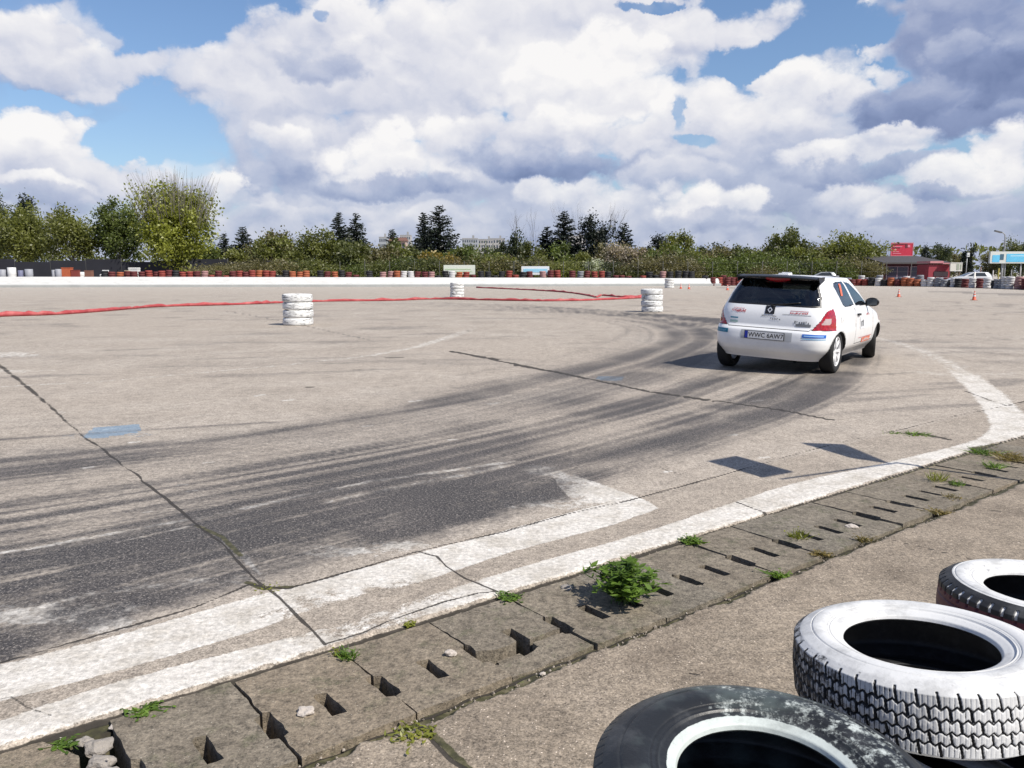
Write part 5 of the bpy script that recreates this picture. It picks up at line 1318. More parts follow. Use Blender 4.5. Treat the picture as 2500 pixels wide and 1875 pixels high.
def make_conifer(seed, rx, h, n_l, dens=9, h0=.06, droop=.25):
    rs = np.random.RandomState(seed); C = []; A = []; Bv = []; T = []
    mb = MB(); mb.tube([(0, 0, -.3), (0, 0, h*.5), (0, 0, h)], [h*.022, h*.014, .02], 6)
    for k in range(n_l):
        f = k/n_l; z = h*(h0 + (1-h0)*f); L0 = rx*1.12*(1-f)**.72 + .16; nb = int(8+9*(1-f))
        for b in range(nb):
            a = rs.uniform(0, 2*np.pi); L = L0*rs.uniform(.62, 1.18); dz = -droop*L*rs.uniform(.2, 1.2) + L*.18*f*2; tone = rs.rand()
            m = max(3, int(dens*L/rx*2.2))
            for j in range(m):
                t = (j+.6)/m; base = np.array([L*t*np.cos(a), L*t*np.sin(a), z + dz*t*t + .16*L*t]) + rs.normal(size=3)*.07*L0/2
                d = np.array([np.cos(a+rs.normal()*.8), np.sin(a+rs.normal()*.8), rs.uniform(-.6, .35)]); d /= np.linalg.norm(d); w = np.cross(d, rs.normal(size=3)); w /= np.linalg.norm(w)
                s = rs.uniform(.16, .34)*(.7+.4*(1-f)); C.append(base); A.append(d*s); Bv.append(w*s*.42); T.append(tone)
    return mb.mesh('trunk'), quads_mesh('crown', np.array(C), np.array(A), np.array(Bv), np.array(T)*.8)
def make_bare(seed, h, spread, col=None):
    rs = np.random.RandomState(seed); mb = MB()
    def br(p, d, L, r, lev):
        d = d.normalized(); q = p + d*L*.5 + Vector(rs.normal(size=3))*L*.05; e = q + (d + Vector(rs.normal(size=3))*.12).normalized()*L*.5
        mb.tube([p, q, e], [r, r*.8, r*.58], 5 if lev < 2 else 3, caps=False)
        if lev >= 5 or L < .25: return
        for k in range(3 if lev < 3 else 2):
            s = rs.uniform(.25, .65) if lev else rs.uniform(.2, .5)
            nd = (d + Vector((rs.normal(), rs.normal(), rs.normal()*.5))*s + Vector((0, 0, .22))).normalized()
            br(e if k == 0 else q.lerp(e, rs.uniform(0, 1)), nd, L*rs.uniform(.58, .80), r*(.58 if k == 0 else .42), lev+1)
    br(Vector((0, 0, -.2)), Vector((0, 0, 1)), h*.38, h*.016, 0)
    z = max(v[2] for v in mb.v); mb.v = [(v[0]*spread, v[1]*spread, v[2]*h/z) for v in mb.v]
    return mb.mesh('branches')
PROTO = {}
def proto(k):
    if k in PROTO: return PROTO[k]
    d = {'b1': lambda: make_broad(11, .50, 1.0, .16, 5200, .020), 'b2': lambda: make_broad(12, .50, 1.0, .10, 5200, .022, 26, .24), 'b3': lambda: make_broad(13, .50, 1.0, .22, 4600, .020, 40, .17),
         'b4': lambda: make_broad(14, .50, 1.0, .04, 4800, .022, 30, .22), 's1': lambda: make_broad(21, .5, 1.0, .0, 3600, .034, 24, .24), 's2': lambda: make_broad(22, .5, 1.0, .0, 3600, .034, 20, .28), 's3': lambda: make_broad(23, .5, 1.0, .0, 3400, .036, 30, .2)}
    PROTO[k] = d[k](); return PROTO[k]
def scaled(me, sx, sz, name):
    n = len(me.vertices); a = np.empty(n*3, np.float32); me.vertices.foreach_get('co', a); a = a.reshape(-1, 3).copy(); a[:, :2] *= sx; a[:, 2] *= sz
    m2 = me.copy(); m2.name = name; m2.vertices.foreach_set('co', a.ravel()); m2.update(); return m2
_fol = [0]
def tree(u, vtop, wpx, Y, kind, mt, lab, cat='tree', name='tree', group=None, bark=None, vb=None, seed=None, twigs=0, n=None, base=0.0, h0=None):
    """tree at photo column u, top row vtop, width in px, world depth Y"""
    x, _ = at(u, YH, Y); _, z = at(u, vtop, Y); h = z - base; wid = wpx/F*Y*1.02; _fol[0] += 1
    sd_ = seed if seed is not None else int(u*7+vtop)
    rs = np.random.RandomState(sd_); root = empty(name, (x, Y, base), rs.uniform(0, 6.28)); tag(root, lab, cat, group)
    if kind == 'bare':
        link('branches', make_bare(sd_, h, wid/h*1.6), bark or BARK, root); return root
    if kind == 'spruce':
        tm, cm = make_conifer(sd_, wid/2*1.28, h, int(h*3.4), 14 if wid > 2.5 else 10, .05 if h0 is None else h0)
        link('trunk', tm, BARK, root); link('crown', cm, LM[mt], root); return root
    N = n or int(min(17000, max(3000, 150*wid*h)))
    leaf = 0.165 if mt not in ('pink', 'white') else .14
    tm, cm = make_broad(sd_, wid/2, h, (h*.16 if h0 is None else h*h0), N, leaf, clumps=int(max(22, min(95, wid*h*.85))), spread=.15 if wid > 4 else .20, trunk=max(.06, h*.018), twigs=twigs)
    link('trunk', tm, bark or BARK, root); link('crown', cm, LM[mt], root)
    return root
def D_(x): return x*1.1302
MARKS = [(5, 'leftmost dark tree'), (44, 'far left olive tree'), (160, 'fork-trunked tree'), (262, 'tree beside the willow'), (385, 'willow'), (507, 'two small spruces'), (600, 'brownish ragged bush'), (690, 'wide olive bush'), (752, 'spruce pair'), (850, 'tiny spruce top'),
         (905, 'slim spruce'), (950, 'largest spruce'), (994, 'white banner'), (1036, 'light green young trees'), (1095, 'rounded dark tree'), (1157, 'blue banner'), (1220, 'tall dark spruce'), (1285, 'tall evergreen'), (1352, 'pink blossoming tree'), (1420, 'dark pointed tree'), (1464, 'drooping light tree'), (1515, 'dark round bush'), (1556, 'dark green round tree'),
         (1612, 'left end of the car roof'), (1655, 'middle of the car roof'), (1703, 'tallest rounded tree'), (1765, 'right end of the car roof'), (1850, 'spreading yellow-green tree'), (1905, 'bush by the dark red building'), (1950, 'red billboard'), (1990, 'dark red building'), (2035, 'red kiosk'), (2066, 'white sign board'), (2103, 'white marker post'), (2150, 'blue billboard left end'), (2175, 'street lamp'), (2212, 'right edge')]
def near_label(what, u):
    ud = u/1.1302; k = min(range(len(MARKS)), key=lambda i: abs(MARKS[i][0]-ud)); d = ud - MARKS[k][0]
    rel = 'below the' if abs(d) < 7 else ('just right of the' if d > 0 else 'just left of the')
    return (what + ' ' + rel + ' ' + MARKS[k][1]).strip()
def forest():
    T = [
     # u(D), vtop(D), width(D), Y, kind, material, label, extras
     (5, 428, 60, 112, 'b', 'dark', 'dark tree cut by the left edge of the row', {}),
     (64, 414, 62, 120, 'b', 'needle', 'tall dark crown rising behind the olive tree at the far left', {}),
     (44, 440, 130, 98, 'b', 'olive', 'broad olive-green tree at the far left end', {'h0': .12}),
     (160, 446, 112, 96, 'b', 'olive', 'olive tree with a pale forked trunk, second from the left end', {'bark': BARKL, 'h0': .24}),
     (262, 432, 118, 97, 'b', 'green', 'dark green tree with a pale thin trunk left of the tall willow', {'bark': BARKL, 'h0': .22}),
     (385, 398, 172, 92, 'b', 'bright', 'tall yellow-green willow with bare upright twigs on top', {'twigs': 420, 'h0': .16, 'bark': BARKL, 'n': 17000}),
     (487, 503, 36, 130, 'spruce', 'needle', 'small dark spruce just right of the willow', {}),
     (527, 489, 54, 125, 'spruce', 'needle', 'second dark spruce right of the willow', {}),
     (600, 496, 110, 96, 'b', 'brown', 'brownish budding bush with a ragged top', {'h0': .05}),
     (590, 512, 120, 93, 'b', 'olive', 'rounded olive bush right of the two small spruces', {'h0': .03}),
     (690, 503, 140, 95, 'b', 'olive', 'wide olive bush below the pair of dark spruces', {'h0': .03}),
     (765, 522, 110, 92, 'b', 'dkolive', 'darker olive bush to the right under the spruce pair', {'h0': .03}),
     (735, 457, 60, 118, 'spruce', 'needle', 'left spruce of the dark pair', {}),
     (772, 459, 56, 120, 'spruce', 'needle', 'right spruce of the dark pair', {}),
     (850, 494, 44, 140, 'spruce', 'needle', 'tiny pointed spruce top between the two dark groups', {}),
     (832, 517, 76, 93, 'b', 'brown', 'round tan bush between the dark spruce groups', {'h0': .03}),
     (875, 530, 60, 95, 'b', 'olive', 'small olive bush at the foot of the large spruce', {'h0': .03}),
     (916, 458, 48, 112, 'spruce', 'needle', 'slimmer left spruce of the large group', {}),
     (950, 443, 92, 108, 'spruce', 'needle', 'largest dark spruce in the row, with fanned branches', {}),
     (945, 547, 120, 92, 'b', 'orange', 'low ochre bush in front of the largest spruce', {'h0': .03}),
     (885, 556, 90, 90, 'b', 'dkolive', 'low green bush beside the ochre one', {'h0': .03}),
     (1036, 522, 84, 97, 'b', 'green', 'light green young trees behind the white banner', {'h0': .05}),
     (1095, 504, 74, 99, 'b', 'dark', 'rounded dark green tree left of the bare trees', {'h0': .05}),
     (1110, 446, 46, 118, 'bare', None, 'leftmost bare tree with thin upright branches', {}),
     (1150, 444, 40, 122, 'bare', None, 'second bare tree from the left', {}),
     (1182, 488, 58, 108, 'spruce', 'needle', 'short dark spruce left of the tall dark one', {}),
     (1218, 454, 70, 106, 'spruce', 'needle', 'tall dark spruce with bare branches above it', {}),
     (1213, 430, 60, 110, 'bare', None, 'bare crown above the tall dark spruce', {}),
     (1243, 428, 50, 114, 'bare', None, 'tallest bare tree with a crooked top', {}),
     (1285, 455, 78, 105, 'b', 'needle', 'tall dark evergreen right of the crooked bare tree', {'h0': .05}),
     (1305, 434, 60, 115, 'bare', None, 'bare tree behind the tall evergreen', {}),
     (1328, 446, 50, 118, 'bare', None, 'rightmost bare tree with a fine crown', {}),
     (1347, 480, 50, 112, 'spruce', 'needle', 'narrow tiered spruce above the blossoming tree', {}),
     (1352, 518, 104, 93, 'b', 'pink', 'blossoming pinkish tree in the middle of the row', {'h0': .12}),
     (1285, 562, 52, 88, 'b', 'white', 'small white blossoming bush left of the pink tree', {'h0': .03}),
     (1175, 548, 80, 92, 'b', 'olive', 'olive bush behind the blue banner', {'h0': .03}),
     (1240, 560, 80, 90, 'b', 'dkolive', 'dark olive bush right of the blue banner', {'h0': .03}),
     (1075, 552, 70, 90, 'b', 'olive', 'speckled bush between the two banners', {'h0': .03}),
     (1420, 494, 56, 116, 'b', 'needle', 'dark pointed tree right of the pink tree', {'h0': .05}),
     (1462, 496, 82, 108, 'b', 'olive', 'drooping light green tree right of the dark pointed one', {'h0': .05}),
     (1400, 542, 80, 92, 'b', 'green', 'fresh green bush right of the pink tree', {'h0': .03}),
     (1475, 548, 90, 93, 'b', 'dkolive', 'olive bush in front of the drooping tree', {'h0': .03}),
     (1515, 532, 64, 112, 'b', 'dark', 'dark round bush left of the dark green tree', {'h0': .05}),
     (1556, 523, 66, 106, 'b', 'dark', 'dark green round tree above the far barrier', {'h0': .05}),
     (1612, 526, 80, 104, 'b', 'dkolive', 'greyish olive tree behind the car roof', {'h0': .05}),
     (1655, 520, 90, 110, 'b', 'brown', 'brownish budding tree behind the car', {'h0': .05}),
     (1703, 490, 96, 104, 'b', 'dkolive', 'tallest rounded tree above the car', {'h0': .05}),
     (1765, 522, 90, 108, 'b', 'brown', 'brown-green tree right of the tallest rounded one', {'h0': .05}),
     (1780, 548, 90, 92, 'b', 'olive', 'olive bush over the car roof', {'h0': .03}),
     (1850, 500, 150, 100, 'b', 'olive', 'broad spreading yellow-green tree left of the red billboard', {'h0': .08}),
     (1905, 556, 60, 98, 'b', 'dkolive', 'bush left of the dark red building', {'h0': .03}),
     (1995, 533, 26, 190, 'b', 'needle', 'small dark tree right of the red billboard', {'h0': .05}),
     (2028, 525, 44, 180, 'b', 'dark', 'rounded distant tree beyond the red kiosk', {'h0': .05}),
     (2087, 530, 30, 104, 'b', 'needle', 'dark column-shaped tree left of the blue billboard', {'h0': .03}),
     (2060, 544, 60, 185, 'b', 'brown', 'distant brownish tree beyond the white sign', {'h0': .05}),
     (2145, 540, 60, 170, 'b', 'brown', 'distant brown tree behind the lamp', {'h0': .05}),
     (2185, 516, 60, 165, 'b', 'dkolive', 'distant tree top above the blue billboard', {'h0': .05}),
     (2208, 522, 40, 160, 'b', 'dark', 'distant tree at the right edge', {'h0': .05}),
    ]
    for (u, v, w, Y, k, m, lab, kw) in T:
        tree(D_(u), D_(v), D_(w), Y, 'broad' if k == 'b' else k, m, lab, name={'bare': 'bare_tree', 'spruce': 'spruce_tree', 'b': 'broadleaf_tree' if v < 540 else 'bush'}[k], cat='tree' if v < 540 else 'bush', group='trees beyond the far barrier', **kw)
    # a deeper row closing the gaps between the named trees
    rs = np.random.RandomState(77)
    for k in range(30):
        u = 470 + k*56 + rs.uniform(-14, 14)
        if 1150 < u < 1230 or u > 2120: continue
        vt = rs.uniform(588, 606) if u < 1600 else rs.uniform(594, 610)
        m = ['dkolive', 'green', 'olive', 'brown', 'dkolive'][k % 5]; nmm = {'dkolive': 'dark olive', 'green': 'green', 'olive': 'olive', 'brown': 'brownish'}[m]
        tree(u, vt, rs.uniform(75, 105), rs.uniform(98, 103), 'broad', m, near_label(nmm + ' back-row tree', u), group='deeper row of trees', name='broadleaf_tree', h0=.04)
    # undergrowth along the fence, each bush its own
    rs = np.random.RandomState(31)
    protos = []
    for i, (m) in enumerate(['dkolive', 'brown', 'green', 'olive', 'dark', 'brown']):
        tm, cm = make_broad(300+i, 3.1, 2.9+.5*(i % 3), .0, 4200, .12, 34, .20, trunk=.05); root = empty('bush', (0, 0, 0)); link('trunk', tm, BARK, root); link('crown', cm, LM[m], root); protos.append((root, m))
    used = set()
    desc = {'dkolive': 'low dark olive bush in the undergrowth behind the tyre wall', 'brown': 'low brown twiggy bush in the undergrowth behind the tyre wall', 'green': 'low green bush in the undergrowth behind the tyre wall', 'olive': 'low olive bush in the undergrowth behind the tyre wall', 'dark': 'low blackish bush in the undergrowth behind the tyre wall'}
    for k in range(64):
        u = -60 + k*37.0 + rs.uniform(-8, 8)
        if u > 2330: break
        if u < 500: continue
        Y = rs.uniform(87, 91) if u < 2150 else rs.uniform(100, 120); x, _ = at(u, YH, Y); i = rs.randint(0, 6)
        if 480 < u < 700: i = [1, 5][k % 2]
        r0, m = protos[i]
        r = r0 if i not in used else copy_tree(r0)
        used.add(i); r.location = (x, Y, 0); r.rotation_euler = (0, 0, rs.uniform(0, 6)); sc = rs.uniform(.75, 1.15); r.scale = (sc, sc, sc*rs.uniform(.8, 1.1)*(0.9 if u < 2150 else .7)); tag(r, near_label(desc[m].split(' in the')[0], u), 'bush', 'bushes along the fence ' + near_label('', u).strip())
    for i, (r0, m) in enumerate(protos):
        if i not in used:
            for ch in list(r0.children): bpy.data.objects.remove(ch)
            bpy.data.objects.remove(r0)
    # distant wooded skyline
    P = []
    for k in range(5200):
        u = rs.uniform(-150, 2800); Y = rs.uniform(200, 260); x = (u-CX)/F*Y
        hmax = np.interp(u, [-150, 600, 1600, 2150, 2500, 2800], [6, 7, 7, 7.5, 8.5, 9]) + 2.2*mnoise.noise(Vector((x*.07, 0, 0))); P.append((x, Y, hmax*rs.rand()**.7))
    P = np.array(P); A, Bv = rand_axes(rs, len(P), .75, .5); o = link('distant_wood', quads_mesh('distant_wood', P, A, Bv), LM['dkolive']); tag(o, 'low dark wood on the horizon behind the buildings', 'wood', kind='stuff')
forest()
# ================================================================== FAR SIDE OF THE APRON
def barrier():
    pts = [(-700, 706), (0, 702), (450, 701.2), (900, 700.4), (1350, 699.4), (1760, 698.2)]
    P = [G(*p) for p in pts]; hs = [1.0, .95, .92, .88, .82, .74]
    root = empty('concrete_barrier', (*P[2], 0)); o = Vector((*P[2], 0)); tag(root, 'long low white concrete barrier along the far side of the track', 'barrier')
    def ext(prof):
        mb = MB(); V = []; Fs = []; m = len(prof(1))
        Q = []; 
        for (a, b, ha, hb) in zip(P[:-1], P[1:], hs[:-1], hs[1:]):
            k = 16
            for i in range(k): f = i/k; Q.append((a[0]+(b[0]-a[0])*f, a[1]+(b[1]-a[1])*f, ha+(hb-ha)*f))
        Q.append((*P[-1], hs[-1]))
        for (x, y, h) in Q:
            for (dy, z) in prof(h): V.append((x-o.x, y+dy-o.y, z))
        for i in range(len(Q)-1):
            for j in range(m): Fs.append((i*m+j, (i+1)*m+j, (i+1)*m+(j+1) % m, i*m+(j+1) % m))
        Fs.append(tuple(range(m))[::-1]); Fs.append(tuple((len(Q)-1)*m+j for j in range(m))); mb.add(V, Fs); return mb
    m, t, b = mat('barrier_paint'); Pp = t.pos()
    st = t.vm('MULTIPLY', Pp, (1.0, 1.0, 6.0)); c = t.mix(t.ss(t.noise(st, .9, 6, .7), .5, .75), (0.66, 0.665, 0.65), (0.50, 0.51, 0.49))
    sx = t.new('ShaderNodeSeparateXYZ'); t.put(sx.inputs[0], Pp); jx = t.math('FRACT', t.math('DIVIDE', sx.outputs[0], 4.0))
    t.put(b.inputs['Base Color'], c); b.inputs['Roughness'].default_value = .8
    ext(lambda h: [(0, .26), (.10, h), (.32, h), (.42, .26)]).build('wall', m, root)
    ext(lambda h: [(-.12, 0), (-.12, .20), (0, .257), (.42, .257), (.54, .2), (.54, 0)]).build('foot', simple('barrier_foot', (0.36, 0.37, 0.36), .9, var=.25, scale=.8), root)
barrier()
# ---- tyre wall
def tyre_stack_mesh(R0, W, n, seed):
    rs = random.Random(seed); mb = MB(); hw = W/2; prof = [(R0*.6, -hw*.7), (R0*.66, -hw), (R0*.88, -hw), (R0*.98, -hw*.75), (R0, 0), (R0*.98, hw*.75), (R0*.88, hw), (R0*.66, hw), (R0*.6, hw*.7)]
    for k in range(n): mb.lathe([(r, z+hw+k*W) for r, z in prof], 14, c=(rs.uniform(-.04, .04), rs.uniform(-.04, .04), 0))
    return mb.mesh('tyre_stack')
FC = {'dark red': (0.115, 0.022, 0.022), 'red': (0.235, 0.042, 0.030), 'orange': (0.33, 0.095, 0.040), 'black': (0.016, 0.016, 0.018), 'white': (0.55, 0.54, 0.53), 'grey': (0.22, 0.23, 0.25), 'pinkish': (0.34, 0.19, 0.18)}
def wall_stacks():
    meshes = {}
    for c, rgb in FC.items():
        mm = simple('tyres_' + c.replace(' ', '_'), rgb, .75, var=.35, scale=2.5, dirt=tuple(q*.35 for q in rgb))
        for n in (3, 4, 5, 7):
            me = tyre_stack_mesh(.31, .21 if n > 3 else .22, n, n*7); me.materials.append(mm); meshes[(c, n)] = me
    rs = random.Random(12)
    def put(x, y, c, n, grp, lab):
        o = bpy.data.objects.new('tyre_stack', meshes[(c, n)]); COL.objects.link(o); o.location = (x, y, 0); o.rotation_euler = (rs.uniform(-.03, .03), rs.uniform(-.03, .03), rs.uniform(0, 6)); o.scale = (1, 1, rs.uniform(.92, 1.05)); tag(o, lab, 'tyre stack', grp)
    u = 262.0
    while u < 1800:
        Y = np.interp(u, [0, 900, 1760], [71.9, 77.6, 79.8]); x = (u-CX)/F*Y*1.0
        if u < 345: pal = ['orange', 'black', 'dark red']
        elif u < 620: pal = ['dark red', 'red', 'grey', 'dark red', 'black', 'pinkish', 'red']
        elif u < 900: pal = ['dark red', 'black', 'orange', 'black', 'red', 'black']
        elif u < 1170: pal = ['dark red', 'pinkish', 'red', 'black', 'white', 'pinkish', 'dark red', 'black', 'orange']
        elif u < 1560: pal = ['dark red', 'black', 'pinkish', 'dark red', 'black', 'red', 'grey']
        else: pal = ['dark red', 'dark red', 'pinkish', 'black', 'red']
        c = rs.choice(pal)
        if rs.random() < .90: put(x, Y+rs.uniform(-.15, .15)+.35, c, (7 if rs.random() < .86 else 5) if u < 1725 else 4, c + ' tyre stacks behind the white barrier', near_label(c + ' tyre stack behind the barrier', u))
        u += rs.uniform(15.2, 18.5)
    # right-hand wall, seen down to the ground
    u = 1775.0
    while u < 2640:
        vb = np.interp(u, [1760, 2100, 2300, 2500, 2640], [697.5, 698, 700.5, 707, 713]); x, y = G(u, vb)
        def col(u):
            if u < 1900: return rs.choice(['dark red', 'red', 'dark red'])
            if u < 2128: return rs.choice(['dark red', 'dark red', 'red'])
            if u < 2178: return rs.choice(['grey', 'white', 'black', 'white'])
            if u < 2250: return rs.choice(['dark red', 'red', 'dark red', 'orange'])
            if u < 2318: return rs.choice(['white', 'grey', 'white'])
            if u < 2352: return 'black'
            if u < 2378: return 'dark red'
            if u < 2402: return 'dark red'
            if u < 2485: return rs.choice(['white', 'grey', 'white', 'black'])
            return 'dark red'
        c = col(u); put(x, y+.4, c, rs.choice([3, 4]), c + ' tyre stacks in the wall on the right', near_label('short %s front-row tyre stack' % c, u))
        if rs.random() < .65:
            c = rs.choice(['white', 'white', 'pinkish', 'grey']) if u > 2050 else rs.choice(['dark red', 'pinkish']); put(x+rs.uniform(-.2, .2), y+1.15, c, 4 if rs.random() < .7 else 5, c + ' tyre stacks in the back row on the right', near_label('tall %s back-row tyre stack' % c, u))
        u += .64/y*F
wall_stacks()
# ---- odds and ends left behind the barrier
def plain(name, lab, cat, u, v, w, h, Y, m, kind='drum', group=None):
    x, zt = at(u, v, Y); ww = w/F*Y; hh = h/F*Y; mb = MB(); z0 = max(0, zt-hh)
    if kind == 'drum':
        r = ww/2; mb.lathe([(0, z0), (r, z0), (r*1.02, z0+hh*.05), (r*.97, z0+hh*.3), (r*1.02, z0+hh*.34), (r*.97, z0+hh*.38), (r*.97, z0+hh*.64), (r*1.02, z0+hh*.68), (r*.97, z0+hh*.72), (r*1.0, zt-.03), (r*.9, zt), (0, zt-.02)], 20)
    else:
        mb.box((0, 0, z0+hh/2), (ww, ww*.8, hh)); mb.box((0, 0, zt+.01), (ww*1.06, ww*.86, .05)); mb.box((0, -ww*.4-.012, z0+hh*.5), (ww*.8, .02, hh*.08))
    o = mb.build(name, m); o.location = (x, Y, 0); tag(o, lab, cat, group); return o
W1 = simple('white_plastic', (0.66, 0.66, 0.64), .5, var=.15, scale=2); W2 = simple('grey_plastic', (0.30, 0.31, 0.34), .6, var=.2, scale=2)
plain('water_tank', 'white square container standing above the barrier among red tyres at the left', 'container', 328, 656, 21, 46, 76, W1, 'box')
plain('barrel', 'white barrel with a dark rim at the far left behind the barrier', 'barrel', 28, 653, 19, 46, 75, W1)
plain('barrel', 'grey plastic barrel left of the white rimmed one', 'barrel', 5, 658, 16, 42, 75, W2)
plain('barrel', 'grey barrel right of the white rimmed one', 'barrel', 70, 657, 18, 42, 75, W2)
plain('barrel', 'bluish barrel between the white and grey barrels', 'barrel', 50, 660, 12, 40, 75, simple('blue_grey_plastic', (0.16, 0.17, 0.26), .6))
plain('barrel', 'grey barrel left of the orange tyres', 'barrel', 142, 657, 14, 42, 75, W2)
plain('barrel', 'thin pale barrel behind the leftmost cone', 'barrel', 130, 659, 8, 40, 75, W2)
plain('crate', 'orange crate behind the barrier right of the leftmost cone', 'crate', 164, 654, 20, 40, 75.5, simple('orange_crate', (0.42, 0.10, 0.04), .7, var=.3), 'box')
plain('crate', 'small dark red crate beside the orange crate', 'crate', 184, 660, 16, 36, 75.5, simple('red_crate', (0.20, 0.04, 0.03), .7, var=.3), 'box')
plain('sack', 'small bright white sack on the barrier line', 'sack', 199, 664, 15, 20, 76, W1)
plain('crate', 'brownish crate right of the white sack', 'crate', 217, 661, 16, 36, 75.5, simple('brown_crate', (0.20, 0.09, 0.06), .8), 'box')
plain('crate', 'pale wooden post box left of the white square container', 'crate', 310, 661, 9, 30, 75.5, simple('pale_wood', (0.50, 0.45, 0.28), .8), 'box')
def chair():
    x, z = at(253, 649, 75.5); r = empty('plastic_chair', (x, 75.5, .45)); tag(r, 'white plastic garden chair on top of dark tyres behind the barrier', 'chair')
    mb = MB(); mb.box((0, .0, .45), (.55, .50, .05)); mb.build('seat', W1, r)
    mb = MB(); mb.box((0, .26, .80), (.60, .05, .60), Matrix.Rotation(R(-8), 3, 'X')); mb.build('backrest', W1, r)
    for sx in (-.25, .25):
        for sy in (-.2, .2): mb = MB(); mb.tube([(sx, sy, .45), (sx*1.1, sy*1.1, 0)], .025, 6); mb.build('leg', W1, r)
        mb = MB(); mb.tube([(sx*1.1, .22, .72), (sx*1.1, -.2, .68), (sx*1.1, -.22, .45)], .025, 6); mb.build('armrest', W1, r)
chair()
# ---- traffic cones
def cone_proto():
    r = empty('traffic_cone'); mb = MB(); mb.lathe([(.165, .035), (.15, .05), (.032, .72), (.022, .745), (0, .745)], 20); mb.build('cone_body', simple('cone_orange', (0.55, 0.085, 0.030), .5, var=.2, scale=8), r)
    mb = MB(); mb.box((0, 0, .0175), (.40, .40, .035)); mb.build('base', simple('cone_base', (0.28, 0.045, 0.02), .7), r)
    for z0, z1 in ((.30, .42), (.53, .62)):
        ra = lambda z: .15 - (.118)*(z-.05)/.67 + .003
        mb = MB(); mb.lathe([(ra(z0), z0), (ra(z1), z1)], 20); mb.build('reflective_band', simple('cone_band', (0.62, 0.60, 0.58), .5), r)
    return r
CP = cone_proto(); first = True
for (u, v, sc, lab) in [(130, 699, 1.15, 'leftmost traffic cone in front of the barrier'), (727, 695, .6, 'thin cone in front of the barrier above the near stack'), (1187, 698, .6, 'cone at the barrier under the right end of the white banner'),
                        (1439, 696, .7, 'cone at the barrier left of the farthest white stack'), (1662, 705, .6, 'first cone right of the farthest white stack'), (1682, 706, .6, 'second cone right of the farthest white stack'), (1776, 708.5, .6, 'cone just left of the car roof'),
                        (1759, 698, .8, 'faint cone beside the end of the barrier'), (2194, 725, .58, 'orange cone right of the car mirror'), (2378, 733, .60, 'nearest orange cone by the white post at the right')]:
    c = CP if first else copy_tree(CP); first = False; x, y = G(u, v); c.location = (x, y, 0); c.scale = (sc,)*3; tag(c, lab, 'traffic cone', 'traffic cones out on the track')
# ---- banners
def banner(u0, u1, v0, v1, Y, lab, c1, c2, kind):
    x0, z1 = at(u0, v0, Y); x1, _ = at(u1, v0, Y); _, z0 = at(u0, v1, Y); r = empty('banner', ((x0+x1)/2, Y, 0)); w = x1-x0; h = z1-z0; tag(r, lab, 'banner')
    mb = MB(); mb.box((0, 0, (z0+z1)/2), (w, .05, h)); mb.build('panel', c1, r)
    for sx in (-1, 1): mb = MB(); mb.tube([(sx*w*.44, .06, 0), (sx*w*.44, .06, z1)], .04, 8); mb.build('post', simple('post_grey', (.2, .2, .2), .6), r)
    mb = MB()
    if kind == 'w': mb.box((-w*.05, -.032, z0+h*.55), (w*.82, .012, h*.10)); mb.box((w*.1, -.034, z0+h*.30), (w*.6, .012, h*.06))
    else: mb.box((0, -.032, z0+h*.5), (w*.86, .012, h*.42)); mb.box((-w*.12, -.036, z0+h*.55), (w*.5, .012, h*.08))
    mb.build('printed_stripe', c2, r)
banner(1083, 1160, 647, 670, 79.5, 'white banner with faint green stripe behind the tyre wall', simple('banner_white', (0.66, 0.70, 0.60), .6, var=.08), simple('banner_green', (0.46, 0.60, 0.36), .6), 'w')
banner(1273, 1341, 650, 671, 79.5, 'white and light blue banner right of the greenish one', simple('banner_white2', (0.68, 0.72, 0.74), .6, var=.08), simple('banner_blue', (0.30, 0.58, 0.74), .6), 'b')
# ---- screen fence and posts
def fence():
    m = simple('dark_mesh', (0.014, 0.015, 0.022), .9, var=.4, scale=.6); pm = simple('fence_post_grey', (.07, .07, .065), .8)
    r = empty('screen_fence', (-42, 91.5, 0)); tag(r, 'dark netting fence under the trees at the left', 'fence')
    for k in range(9):
        mb = MB(); mb.box((-16+k*4.0, 0, 1.40), (3.94, .04, 2.8 - .3*(k*5 % 3))); mb.build('netting', m, r)
        mb = MB(); mb.tube([(-18+k*4.0, .03, 0), (-18+k*4.0, .03, 2.9)], .04, 6); mb.build('post', pm, r)
    r = empty('wire_fence', (10, 85, 0)); tag(r, 'thin wire fence with grey posts in front of the bushes', 'fence')
    for k in range(26):
        mb = MB(); mb.tube([(-28+k*2.6, 0, 0), (-28+k*2.6, 0, 2.5)], .035, 5); mb.build('post', pm, r)
    for z in (.5, 1.4, 2.3):
        mb = MB(); mb.tube([(-28, 0, z), (37, 0, z)], .012, 4); mb.build('wire', pm, r)
fence()
